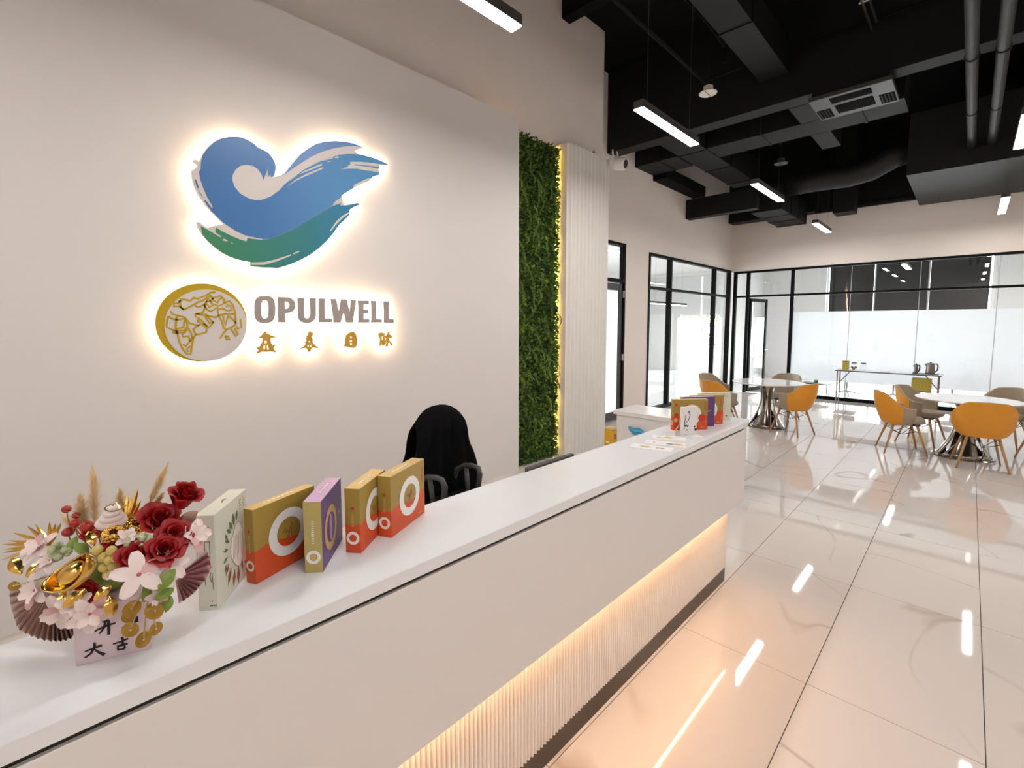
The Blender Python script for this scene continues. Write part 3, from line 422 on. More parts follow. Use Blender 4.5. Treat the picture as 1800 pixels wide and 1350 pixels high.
# floor: grout bed with every tile laid on it
fl = MB().box(XL-0.1, XR, YF, YB, -0.08, -0.0055).build('floor', 'grout')
struct(fl, 'polished cream marble tile floor with thin brown veins', 'floor')
TX, TY = 0.605, 1.18
tm = None
ix0, ix1 = -6, 5
for i in range(ix0, ix1):
    for j in range(-3, 9):
        cx, cy = -0.462+TX*(i+0.5), 2.49+TY*(j+0.5)
        if cy > YB-0.3 or cx < XL+0.2: continue
        if tm is None:
            b = MB().box(-TX/2+0.0018, TX/2-0.0018, -TY/2+0.0018, TY/2-0.0018, -0.0055, 0.0)
            t = b.build('tile', 'tile', fl); tm = t.data
        else:
            t = bpy.data.objects.new('tile', tm); C.objects.link(t); t.parent = fl
        t.location = (cx, cy, 0)
cut = MB().box(-TX/2+0.0018, TX/2-0.0018, 0.0018, YB-11.93, -0.0055, 0.0).mesh('tile'); cut.materials.append(M['tile'])
for i in range(ix0, ix1):
    t = bpy.data.objects.new('tile', cut); C.objects.link(t); t.parent = fl; t.location = (-0.462+TX*(i+0.5), 11.93, 0)
edge = MB().box(ix1*TX-0.462+0.002, XR, YF, YB, -0.0055, 0.0).box(XL, ix0*TX-0.462-0.002, 5.9, YB, -0.0055, 0.0)
edge.box(ix0*TX-0.462, ix1*TX-0.462, YF, 2.49-3*TY-0.002, -0.0055, 0.0)
edge.build('tile_margin', 'tile', fl)

# ceiling slab
struct(bx('ceiling', 'black_ceiling', XL-0.1, XR, YF, YB, ZC, ZC+0.15), 'black painted concrete ceiling above ducts and pipes', 'ceiling')

# reception wall (tall white wall behind the raised panel)
struct(bx('wall_reception', 'wall', XWALL-0.15, XWALL, YF, 5.86, 0, ZC), 'tall white wall rising above the raised sign panel', 'wall')
struct(bx('wall_return', 'wall', XL, XWALL-0.15, 5.71, 5.86, 0, ZC), 'short white return wall behind the ribbed panel', 'wall')
struct(bx('wall_right', 'wall', XR, XR+0.15, YF, YB, 0, ZC), 'plain white wall on the right side of the hall', 'wall')
struct(bx('wall_front', 'wall', XWALL-0.15, XR, YF-0.15, YF, 0, ZC), 'plain white wall behind the viewer', 'wall')

# left wall with a door and a glazed opening
DY0, DY1, DZ = 6.59, 7.49, 3.12
GY0, GY1, GZ = 8.33, 12.60, 3.07
wl_ = MB()
wl_.box(XL-0.12, XL, 5.86, DY0, 0, ZC); wl_.box(XL-0.12, XL, DY0, DY1, DZ, ZC); wl_.box(XL-0.12, XL, DY1, GY0, 0, ZC)
wl_.box(XL-0.12, XL, GY0, GY1, GZ, ZC); wl_.box(XL-0.12, XL, GY1, YB, 0, ZC)
struct(wl_.build('wall_left', 'wall'), 'white side wall with a dark glazed door and glass partition', 'wall')
# back wall above the glass partition
struct(bx('wall_back', 'wall', XL-0.12, XR, YB, YB+0.12, 3.03, ZC), 'white end wall above the long glass partition', 'wall')

# door in the left wall
d1 = thing('door_1', 'tall charcoal framed glass door in the white side wall', 'door', (XL, 7.04, 0), kind='structure')
b = MB(); xa, xb = XL-0.09, XL+0.012
b.box(xa, xb, DY1-0.05, DY1, 0, DZ); b.box(xa, xb, DY0, DY0+0.05, 0, DZ); b.box(xa, xb, DY0+0.05, DY1-0.05, DZ-0.05, DZ); b.box(xa, xb, DY0+0.05, DY1-0.05, 2.44, 2.50)
b.build('door_frame', 'black_frame', d1, world=True, bevel=0.003)
b = MB(); b.box(XL-0.06, XL-0.015, DY1-0.17, DY1-0.06, 0.02, 2.42); b.box(XL-0.06, XL-0.015, DY0+0.06, DY0+0.17, 0.02, 2.42)
b.box(XL-0.06, XL-0.015, DY0+0.17, DY1-0.17, 2.30, 2.42); b.box(XL-0.06, XL-0.015, DY0+0.17, DY1-0.17, 0.02, 0.16)
b.build('door_leaf', 'dark_door', d1, world=True, bevel=0.003)
bx('pane', 'film', XL-0.042, XL-0.034, DY0+0.17, DY1-0.17, 0.16, 2.30, d1)
bx('pane', 'glass', XL-0.042, XL-0.034, DY0+0.05, DY1-0.05, 2.50, DZ-0.05, d1)
for hz in (1.12, 2.24):
    MB().box(XL-0.015, XL+0.022, DY1-0.075, DY1-0.045, hz-0.06, hz+0.06).build('hinge', 'steel', d1, world=True, bevel=0.004)

# glass partition in the left wall
w1 = thing('window_1', 'black framed glass partition with three bays in the side wall', 'window', (XL, 10.4, 0), kind='structure')
ys = [GY0, 9.27, 11.60, GY1]
for k, y in enumerate(ys):
    wd_ = 0.06
    y0 = y if k == 0 else (y-wd_ if k == 3 else y-wd_/2)
    bx('mullion', 'black_frame', XL-0.085, XL+0.015, y0, y0+wd_, 0, GZ, w1)
for z0, z1 in ((0.0, 0.06), (2.39, 2.44), (GZ-0.05, GZ)):
    for k in range(3):
        bx('rail', 'black_frame', XL-0.08, XL+0.012, ys[k]+(0.06 if k == 0 else 0.03), ys[k+1]-(0.06 if k == 2 else 0.03), z0, z1, w1)
for k in range(3):
    for z0, z1 in ((0.06, 2.39), (2.44, GZ-0.05)):
        bx('pane', 'glass', XL-0.042, XL-0.034, ys[k]+0.03, ys[k+1]-0.03, z0, z1, w1)

# long glass partition across the back
w2 = thing('window_2', 'long black framed partition of frosted glass panels across the end wall', 'window', (0, YB, 0), kind='structure')
ya, yb_ = YB-0.015, YB+0.075
xs = [XL+0.06, -4.05, -3.06]
for x in (XL+0.06, -4.08, -3.095):
    bx('post', 'black_frame', x, x+0.07, ya, yb_, 0, 3.03, w2)
bx('top_rail', 'black_frame', XL+0.06, XR, ya+0.002, yb_-0.002, 2.985, 3.035, w2)
bx('middle_rail', 'black_frame', XL+0.06, XR, ya+0.004, yb_-0.004, 2.385, 2.43, w2)
bx('base_rail', 'black_frame', -3.095, XR, ya+0.004, yb_-0.004, 0.0, 0.075, w2)
seams = [-3.025, -1.927, -0.779, 0.334, 1.46, 2.6, 3.7, XR]
for k in range(len(seams)-1):
    g = 0.006
    bx('pane', 'glass', seams[k]+g, seams[k+1]-g, YB+0.026, YB+0.036, 0.075, 2.385, w2)
    bx('pane', 'glass', seams[k]+g, seams[k+1]-g, YB+0.026, YB+0.036, 2.43, 2.985, w2)
    bx('frosted_film', 'film', seams[k], seams[k+1], YB+0.0365, YB+0.038, 0.43, 2.0, w2)
for x in seams[1:-1]:
    bx('seam_strip', 'gray_light', x-0.0055, x+0.0055, YB+0.027, YB+0.035, 0.075, 2.385, w2); bx('seam_strip', 'gray_light', x-0.0055, x+0.0055, YB+0.027, YB+0.035, 2.43, 2.985, w2)
bx('pane', 'glass', XL+0.13, -4.08, YB+0.026, YB+0.036, 0.0, 2.385, w2)
bx('pane', 'glass', XL+0.13, -4.08, YB+0.026, YB+0.036, 2.43, 2.985, w2)
bx('pane', 'glass', -4.01, -3.095, YB+0.026, YB+0.036, 2.43, 2.985, w2)
# the open door leaf in it
d2 = thing('door_2', 'open black framed glass door into the meeting room', 'door', (-4.0, YB+0.08, 0), R(80), kind='structure')
b = MB(); b.box(0, 0.07, -0.02, 0.02, 0.01, 2.36); b.box(0.78, 0.85, -0.02, 0.02, 0.01, 2.36); b.box(0.07, 0.78, -0.02, 0.02, 2.28, 2.36); b.box(0.07, 0.78, -0.02, 0.02, 0.01, 0.10)
b.build('door_leaf', 'black_frame', d2, bevel=0.003)
MB().box(0.07, 0.78, -0.004, 0.004, 0.10, 2.28).build('pane', 'glass', d2)
MB().tube([(0.81, -0.02, 1.05), (0.81, -0.07, 1.05), (0.70, -0.07, 1.05)], 0.009).tube([(0.81, 0.02, 1.05), (0.81, 0.07, 1.05), (0.70, 0.07, 1.05)], 0.009).build('handle', 'steel', d2)

# ---------------------------------------------------------------- rooms behind the glass
YO = 17.0
struct(bx('floor_rooms', 'office_floor', -9.5, XR, YB+0.12, YO, -0.08, 0.0), 'pale floor of the meeting room behind the glass', 'floor')
struct(bx('floor_office', 'office_floor', -9.5, XL-0.12, 5.0, YB+0.12, -0.08, 0.0), 'pale floor of the side office behind the glass', 'floor')
struct(bx('ceiling_rooms', 'white_wall', -9.5, XR, YB+0.12, YO+0.2, 3.6, 3.7), 'white ceiling of the meeting room', 'ceiling')
struct(bx('ceiling_office', 'white_wall', -9.5, XL-0.12, 5.0, YB+0.12, 3.6, 3.7), 'white ceiling of the side office', 'ceiling')
struct(MB().box(-9.6, -9.5, 5.0, 5.6, 0, 3.6).box(-9.6, -9.5, 5.6, 11.6, 0, 0.8).box(-9.6, -9.5, 5.6, 11.6, 2.8, 3.6).box(-9.6, -9.5, 11.6, YO, 0, 3.6).build('wall_office_far', 'white_wall'), 'white far side wall of the side office with an added daylight opening', 'wall')
w5 = thing('added_window', 'long unseen window opening added to let daylight into the side office', 'window', (-9.55, 7.4, 0.8), kind='structure')  # unseen opening added so daylight floods the side office
for k in range(6):
    bx('mullion', 'white_plastic', -9.58, -9.52, 5.6+k*1.188, 5.66+k*1.188, 0.8, 2.8, w5)
struct(bx('wall_office_near', 'white_wall', -9.5, XL-0.12, 4.9, 5.0, 0, 3.6), 'white near wall of the side office', 'wall')
struct(bx('wall_rooms_right', 'white_wall', XR, XR+0.1, YB+0.12, YO, 0, 3.6), 'white right wall of the meeting room', 'wall')
struct(bx('wall_divider', 'white_wall', -5.05, -4.95, YB+0.9, YO, 0, 3.6), 'white dividing wall between side office and meeting room', 'wall')
fa = MB()
WX0, WX1, WZ0, WZ1 = -3.20, 0.38, 0.15, 3.50      # meeting room window
OX0, OX1, OZ1 = -7.75, -6.25, 2.08                # office window
fa.box(-9.5, OX0, YO, YO+0.2, 0, 3.6); fa.box(OX0, OX1, YO, YO+0.2, OZ1, 3.6); fa.box(OX1, WX0, YO, YO+0.2, 0, 3.6)
fa.box(WX0, WX1, YO, YO+0.2, 0, WZ0); fa.box(WX0, WX1, YO, YO+0.2, WZ1, 3.6); fa.box(WX1, XR, YO, YO+0.2, 0, 3.6)
struct(fa.build('wall_facade', 'white_wall'), 'white outer wall of the rooms with bright windows', 'wall')
w3 = thing('window_3', 'bright meeting room window behind dark roller blinds', 'window', (-1.4, YO, 0), kind='structure')
for x in (WX0, -2.05, -0.90, WX1-0.05):
    bx('mullion', 'white_plastic', x, x+0.05, YO+0.08, YO+0.14, WZ0, WZ1, w3)
for z in (WZ0, WZ1-0.05):
    bx('rail', 'white_plastic', WX0+0.05, WX1-0.05, YO+0.085, YO+0.135, z, z+0.05, w3)
w4 = thing('window_4', 'tall bright office window showing greenery outside', 'window', (-7.0, YO, 0), kind='structure')
for x in (OX0, -6.98, OX1-0.06):
    bx('mullion', 'white_plastic', x, x+0.06, YO+0.08, YO+0.14, 0, OZ1, w4)
for z in (0.0, 0.98, OZ1-0.06):
    bx('rail', 'white_plastic', OX0+0.06, OX1-0.06, YO+0.085, YO+0.135, z, z+0.06, w4)
bl = [(-3.11, -2.04), (-2.00, -0.88), (-0.84, 0.29)]
bn = ['leftmost dark roller blind behind the frosted glass', 'middle dark roller blind behind the frosted glass', 'rightmost dark roller blind behind the frosted glass']
for (x0, x1), lb in zip(bl, bn):
    t = thing('roller_blind', lb, 'blind', ((x0+x1)/2, YO-0.05, 1.95), group='roller blinds in the meeting room')
    h = (x1-x0)/2
    MB().box(-h, h, -0.002, 0.002, 0.02, 1.55).build('blind_cloth', 'blind', t)
    MB().tube([(-h, 0, 0.01), (h, 0, 0.01)], 0.012).build('bottom_bar', 'lamp_housing', t)
    MB().tube([(-h, 0.0, 1.585), (h, 0.0, 1.585)], 0.03, 12).build('roller', 'lamp_housing', t)
# outside
struct(MB().box(-40, 20, YO+0.2, 60, -0.4, -0.3).box(-40, -9.6, -20, YO+0.2, -0.4, -0.3).build('ground_outside', 'ground'), 'pale ground outside the windows', 'ground')
def tree(name, label, loc, h, r, seed):
    rd = random.Random(seed)
    t = thing(name, label, 'tree', loc, group='trees outside the office window')
    MB().tube([(0,0,0), (0.05,0,h*0.4), (0,0.05,h*0.7)], [0.09, 0.07, 0.04]).build('trunk', 'trunk', t)
    mb = MB()
    for k in range(420):
        a, c, q = rd.uniform(0, 2*PI), rd.uniform(-1, 1), rd.uniform(0.55, 1)**0.5
        s_ = math.sqrt(1-c*c)
        p = Vector((r*q*s_*math.cos(a), r*q*s_*math.sin(a), h*0.65 + r*0.9*q*c))
        e = Euler((rd.uniform(0, 6), rd.uniform(0, 6), rd.uniform(0, 6))).to_matrix(); w = rd.uniform(0.08, 0.16)
        mb.add([p+e@Vector((-w,0,0)), p+e@Vector((0,-w*0.5,0.02)), p+e@Vector((w,0,0)), p+e@Vector((0,w*0.5,0.02))], [(0,1,2,3)])
    mb.build('foliage', 'foliage', t)
tree('garden_tree', 'leafy green tree outside the office window, nearer one', (-9.6, 23.0, -0.3), 3.0, 1.1, 3)
tree('garden_tree', 'leafy green tree outside the office window, farther one', (-8.2, 26.0, -0.3), 3.6, 1.3, 5)
# ================================================================ RECEPTION WALL
struct(bx('trim_1', 'panel', -3.78, -3.70, YF+0.01, 3.935, 0, 3.96), 'smooth white raised wall panel carrying the glowing sign', 'wall panel')
MBs = MB().box(-3.832, -3.824, 3.86, 3.872, 0.05, 3.93)
tag(MBs.build('led_strip', 'led_warm'), 'hidden warm light strip behind the right edge of the sign panel', 'light strip')

# living moss panel
ms = thing('moss_panel', 'tall strip of green artificial moss and leaves beside the ribbed panel', 'plant wall', (-3.87, 4.36, 0))
bx('backing', 'black_plastic', -3.875, -3.845, 3.95, 4.76, 0.0, 3.88, ms)
rd = random.Random(11); mb = MB()
for k in range(17000):
    y = rd.uniform(3.945, 4.775) if k % 9 else rd.uniform(4.70, 4.797); z = rd.uniform(0.0, 3.89)
    dep = 0.5+0.5*math.sin(y*9+z*2.3)*math.sin(z*7.1-y*3)
    x = -3.845 + rd.uniform(0.0, 0.075)*(0.55+0.45*dep)*(1.0 if y < 4.66 else 0.45)
    ln = rd.uniform(0.02, 0.055); w = ln*rd.uniform(0.22, 0.45)
    d = Vector((rd.uniform(0.25, 1), rd.uniform(-0.8, 0.8), rd.uniform(-1.1, 0.5))).normalized()
    sd = d.cross(Vector((rd.uniform(-1,1), rd.uniform(-1,1), rd.uniform(-1,1)))).normalized()
    nn = d.cross(sd)
    p = Vector((x, y, z))
    q = [p, p+d*ln*0.5+sd*w+nn*0.003, p+d*ln-nn*0.004, p+d*ln*0.5-sd*w+nn*0.003]
    for v in q: v.y = min(max(v.y, 3.94), 4.797); v.x = max(v.x, -3.86)
    mb.add(q, [(0,1,2),(0,2,3)])
for k in range(90):      # hanging sprigs
    y = rd.uniform(3.99, 4.73); z = rd.uniform(0.5, 3.8); x = -3.80; L_ = rd.uniform(0.10, 0.24)
    for j in range(16):
        t_ = j/15; p = Vector((x+0.05*math.sin(t_*2.6)+0.02, y+0.03*math.sin(3*t_+k), z-L_*t_))
        for s_ in (-1, 1):
            d = Vector((0.25, s_*0.9, -0.35)).normalized(); ln = 0.028*(1-0.5*t_); nn = Vector((1,0,0))
            mb.add([p, p+d*ln*0.5+Vector((0.004,0,0.008)), p+d*ln, p+d*ln*0.5+Vector((0.004,0,-0.008))], [(0,1,2,3)])
fo = mb.build('foliage', 'moss', ms, world=True); fo['kind'] = 'stuff'
ls = thing('led_strip', 'amber light strip glowing between moss and ribbed panel', 'light strip', (-3.84, 4.79, 0))
MB().box(-3.8795, -3.872, 4.775, 4.7985, 0.03, 3.92).build('strip_base', 'white_plastic', ls, world=True)
mb = MB()
for k in range(77): mb.box(-3.872, -3.862, 4.78, 4.794, 0.05+0.05*k, 0.05+0.05*k+0.028)
o = mb.build('led_beads', 'led_amber', ls, world=True); o['kind'] = 'stuff'

# ribbed white panel
rp = thing('ribbed_panel', 'tall white panel with rounded vertical ribs right of the moss', 'wall panel', (-3.7, 5.27, 0))
n = 11; y0, y1 = 4.80, 5.75; prof = []
prof.append((-3.878, y0)); prof.append((-3.70, y0)); prof.append((-3.70, y0+0.02))
for k in range(n*8+1):
    t_ = k/(n*8); y = y0+0.02+(y1-y0-0.04)*t_
    prof.append((-3.70+0.042*math.sin(PI*n*t_)**2, y))
prof += [(-3.70, y1), (-3.878, y1)]
mb = MB(); m_ = len(prof)
mb.add([(a, b_, 0.0) for a, b_ in prof]+[(a, b_, 3.94) for a, b_ in prof], [(i, i+1, m_+i+1, m_+i) for i in range(m_-1)] + [tuple(range(m_, 2*m_)), tuple(reversed(range(m_)))])
mb.build('ribbed_sheet', 'rib', rp, world=True)
# sprig left on top of the panel
sp = MB()
for k in range(9):
    a = -0.9+0.2*k
    sp.add([(0,0,0), (0.01, 0.02*math.sin(a)-0.008, 0.05), (0.02, 0.06*math.sin(a), 0.10+0.02*math.cos(a*3)), (0.01, 0.02*math.sin(a)+0.008, 0.05)], [(0,1,2,3)])
o = sp.build('leaf_sprig', 'leaf'); o.location = (-3.80, 5.50, 3.94)
tag(o, 'small green leaf sprig peeking over the ribbed panel', 'plant')

# security camera on the panel edge
cc = thing('security_camera', 'white dome security camera with two antennas on the ribbed panel', 'camera', (-3.595, 5.70, 3.84)); cc.scale = (1.2, 1.2, 1.2)
MB().lathe([(0.03, -0.0), (0.055, 0.02), (0.055, 0.09), (0.03, 0.11)], 16).build('mount', 'white_plastic', cc, smooth=True)
bdy = MB().tube([(0,-0.02,0.03), (0.03,0.0,0.02), (0.12,0.02,0.0), (0.135,0.022,-0.003)], [0.055, 0.07, 0.068, 0.05], 16).build('body', 'white_plastic', cc, smooth=True)
MB().tube([(0.130,0.022,-0.002), (0.142,0.024,-0.005)], [0.05, 0.042], 16).build('lens', 'black_plastic', cc)
for y in (-0.035, 0.035):
    MB().tube([(0.02, y, 0.07), (0.015, y*1.5, 0.13), (0.01, y*1.3, 0.17)], [0.010, 0.010, 0.007]).build('antenna', 'white_plastic', cc)

# ---------------------------------------------------------------- glowing sign
XS = -3.655
sg = thing('wave_emblem', 'large blue and green wave emblem glowing on the white panel', 'sign', (-3.70, 1.55, 2.6))
wall_poly('backing', [D_back], XS-0.010, 0.012, 'sign_face', sg)
wall_poly('blue_wave', [D_blue], XS-0.0025, 0.003, 'wave_blue', sg)
wall_poly('blue_crest', [D_crest], XS-0.0025, 0.003, 'crest_blue', sg)
wall_poly('green_wave', [D_green], XS-0.0028, 0.0024, 'wave_green', sg)
for lp in D_streaks: wall_poly('white_streak', [lp], XS, 0.003, 'sign_face', sg)
for lp in D_dashes: wall_poly('blue_dash', [lp], XS-0.0025, 0.003, 'wave_blue', sg)
led_loop('led_strip', D_back, XS-0.030, XS-0.018, 0.010, 'led_sign', sg)
gb = thing('globe_emblem', 'round gold globe emblem with line map glowing left of lettering', 'sign', (-3.70, 0.86, 1.72))
wall_poly('gold_disc', [D_globe_out], XS-0.010, 0.016, 'globe_gold', gb)
wall_poly('white_disc', [D_globe_in], XS, 0.004, 'sign_face', gb)
lm = MB()
for ln in D_globe_lines:
    add_ribbon(lm, ln, 0.0056, lambda a, b_, h: (XS+0.002+h+3.70, a-0.86, b_-1.72), 0.0025)
lm.build('line_map', 'globe_gold', gb)
led_loop('led_strip', D_globe_out, XS-0.030, XS-0.018, 0.012, 'led_sign', gb)
nm = {0: 'round first letter O', 1: 'letter P after the O', 2: 'letter U after the P', 3: 'letter L between U and W', 4: 'letter W in the middle', 5: 'letter E after the W', 6: 'letter L right after the E', 7: 'last letter L at the right end'}
for k, (ch, loops) in enumerate(D_letters):
    ym = sum(p[0] for p in loops[0])/len(loops[0])
    t = thing('sign_letter', 'grey metal backlit '+nm[k]+' of the wall sign', 'letter', (-3.70, ym, 1.82), group='grey letters of the wall sign')
    wall_poly('letter_face', loops, XS, 0.014, 'sign_grey', t)
    led_loop('led_strip', loops[0], XS-0.030, XS-0.016, 0.006, 'led_sign', t)
nm = ['leftmost gold character like a pagoda roof under the letters', 'second gold character with spreading foot strokes', 'third gold character, a rounded closed block', 'rightmost gold character with open strokes']
for k, loops in enumerate(D_chars):
    ym = sum(p[0] for p in loops[0])/len(loops[0])
    t = thing('sign_character', nm[k], 'letter', (-3.70, ym, 1.55), group='gold characters of the wall sign')
    wall_poly('character_face', loops, XS, 0.014, 'sign_gold', t)
    led_loop('led_strip', loops[0], XS-0.030, XS-0.016, 0.004, 'led_sign', t)

# ================================================================ RECEPTION COUNTER
YC0, YC1, ZT = -1.6, 3.165, 1.09
ct = thing('reception_counter', 'long white reception counter with dark groove and glowing fluted base', 'counter', (-1.13, 0.8, 0))
bx('counter_top', 'white_lam', -1.295, -0.978, YC0, YC1, ZT-0.034, ZT, ct, bevel=0.002)
bx('groove', 'groove', -1.285, -0.995, YC0+0.01, YC1-0.03, ZT-0.050, ZT-0.034, ct)
bx('front_panel', 'front_lam', -1.29, -0.985, YC0, YC1, 0.572, ZT-0.050, ct, bevel=0.002)
bx('core', 'front_lam', -1.29, -1.092, YC0, YC1-0.002, 0.0, 0.572, ct)
n = int((YC1-YC0-0.01)/0.0185); prof = []
for k in range(n*6+1):
    t_ = k/(n*6); prof.append((-1.087+0.012*abs(math.sin(PI*n*t_)), YC0+(YC1-YC0-0.004)*t_))
mb = MB(); m_ = len(prof)
mb.add([(a, b_, 0.098) for a, b_ in prof]+[(a, b_, 0.572) for a, b_ in prof], [(i, i+1, m_+i+1, m_+i) for i in range(m_-1)])
pb = [(prof[0][0], prof[0][1]), (-1.092, prof[0][1]), (-1.092, prof[-1][1])]
mb.add([(a, b_, 0.098) for a, b_ in prof]+[(-1.092, prof[-1][1], 0.098), (-1.092, prof[0][1], 0.098)], [tuple(range(m_+2))])
mb.add([(prof[-1][0], prof[-1][1], 0.098), (-1.092, prof[-1][1], 0.098), (-1.092, prof[-1][1], 0.572), (prof[-1][0], prof[-1][1], 0.572)], [(0,1,2,3)])
mb.build('fluted_panel', 'flute', ct, world=True)
bx('skirting', 'skirt', -1.0915, -1.082, YC0, YC1-0.006, 0.0, 0.098, ct)
bx('led_strip', 'led_cove', -1.034, -1.026, YC0+0.02, YC1-0.09, 0.566, 0.5715, ct)
# lower work desk behind the counter
wk = thing('work_desk', 'low white work desk tucked behind the reception counter', 'desk', (-1.65, 1.0, 0))
bx('desk_top', 'white_lam', -2.02, -1.296, YC0, 3.24, 0.715, 0.75, wk, bevel=0.002)
for y in (YC0+0.1, 0.4, 1.5, 3.16):
    bx('side_panel', 'white_lam', -1.98, -1.32, y, y+0.03, 0.0, 0.715, wk)
mo = thing('monitor', 'dark computer monitor behind the counter, only its top edge showing', 'monitor', (-1.62, 2.0, 0.75))
MB().box(-0.03, 0.0, -0.20, 0.20, 0.05, 0.20).build('screen_case', 'grey_plastic', mo, bevel=0.006)
MB().box(0.0, 0.004, -0.19, 0.19, 0.06, 0.19).build('screen', 'black_plastic', mo)
MB().box(-0.05, -0.02, -0.03, 0.03, 0.006, 0.15).build('neck', 'black_plastic', mo)
MB().box(-0.11, 0.06, -0.11, 0.11, 0.0, 0.008).build('foot', 'black_plastic', mo, bevel=0.003)
cn = thing('tea_canister', 'small amber yellow canister on the low work desk', 'canister', (-1.985, 3.17, 0.75))
MB().box(-0.038, 0.038, -0.038, 0.038, 0.0, 0.128).build('body', 'amber_can', cn, bevel=0.008)
MB().box(-0.037, 0.037, -0.037, 0.037, 0.129, 0.15).build('lid', 'box_goldtop', cn, bevel=0.006)
MB().box(0.0382, 0.0388, -0.015, 0.017, 0.06, 0.10).build('label', 'print_brown', cn)
MB().box(-0.02, 0.012, -0.0388, -0.0382, 0.03, 0.042).build('label', 'print_white', cn)

# white side desk farther back
sd_ = thing('side_desk', 'white side desk standing beyond the end of the counter', 'desk', (-2.2, 4.8, 0))
bx('desk_top', 'white_lam', -2.82, -1.55, 4.545, 5.05, 0.705, 0.75, sd_, bevel=0.003)
bx('front_panel', 'white_lam', -2.79, -1.57, 4.575, 4.60, 0.0, 0.705, sd_)
bx('side_panel', 'white_lam', -2.79, -2.765, 4.60, 5.02, 0.0, 0.705, sd_)
bx('side_panel', 'white_lam', -1.595, -1.57, 4.60, 5.02, 0.0, 0.705, sd_)
mb = MB()
def bow(u, v):
    a = (u-0.5)*2; return (0.105*a, -0.010*math.cos(a*1.5)-0.004+0.006*math.sin(v*9), -0.022*a+(v-0.5)*0.085*(math.cos(a*1.35)**0.7)+0.010*math.sin(a*4))
mb.grid(bow, 10, 4)
o = mb.build('blue_ribbon_tag', 'blue_item', solid=0.003); o.location = (-2.52, 4.555, 0.55); tag(o, 'bright blue plastic tag hanging on the white side desk', 'tag')

# ================================================================ OFFICE CHAIR WITH JACKET
oc = thing('office_chair', 'black office chair with a dark jacket over its back', 'office chair', (-2.42, 1.95, 0), R(4))
def backf(u, v):
    a = (u-0.5)*2; z = 0.50+0.60*v; w = 0.225*(1-0.35*max(0, v-0.55)/0.45) ; 
    return (-0.20-0.05*v+0.05*a*a, a*w+0.04, z-0.05*a*a*v-0.03)
MB().grid(backf, 10, 10).build('backrest', 'black_cloth', oc, smooth=True, solid=0.03)
def jack(side):
    def f(u, v):      # draped coat: arch outline, wider below
        a = (u-0.5)*2; w = 0.20+0.075*min(1, v*2.2)+0.07*max(0, v-0.35)
        z = 1.135-0.10*(abs(a)**2.4)*(1-v*0.3)-0.62*v
        wr = 0.010*math.sin(a*9+v*6)+0.008*math.sin(a*17-v*3)
        off = 0.055*(min(1, v*5)**0.5)
        return (-0.235+0.04*a*a*0.5+side*off+wr*side*min(1, v*4), a*w*1.02+0.012*math.sin(v*9+a*2)+0.06, z)
    return f
mb = MB(); mb.grid(jack(1), 18, 16); mb.grid(jack(-1), 18, 16)
mb.build('jacket', 'black_cloth', oc, smooth=True, solid=0.012)
MB().box(-0.24, 0.26, -0.25, 0.25, 0.44, 0.51).build('seat', 'black_cloth', oc, bevel=0.03)
for s_ in (-1, 1):
    MB().tube([(-0.18, s_*0.15, 0.50), (-0.18, s_*0.16, 0.60), (-0.15, s_*0.165, 0.67), (-0.08, s_*0.165, 0.71), (0.0, s_*0.165, 0.725), (0.06, s_*0.165, 0.72), (0.08, s_*0.16, 0.68), (0.05, s_*0.15, 0.49)], 0.019, 8).tube([(-0.06, s_*0.165, 0.705), (-0.03, s_*0.155, 0.49)], 0.016, 8).build('armrest', 'grey_plastic', oc, smooth=True)
MB().tube([(0,0,0.10), (0,0,0.44)], 0.03, 12).build('gas_lift', 'chrome', oc)
for k in range(5):
    a = 2*PI*k/5+0.3
    lg = MB().tube([(0,0,0.11), (0.30*math.cos(a), 0.30*math.sin(a), 0.075)], [0.03, 0.018]).build('base_arm', 'black_plastic', oc)
    MB().tube([(0.30*math.cos(a)-0.012*math.sin(a), 0.30*math.sin(a)+0.012*math.cos(a), 0.03), (0.30*math.cos(a)+0.012*math.sin(a), 0.30*math.sin(a)-0.012*math.cos(a), 0.03)], 0.03, 12).build('castor', 'black_plastic', lg)
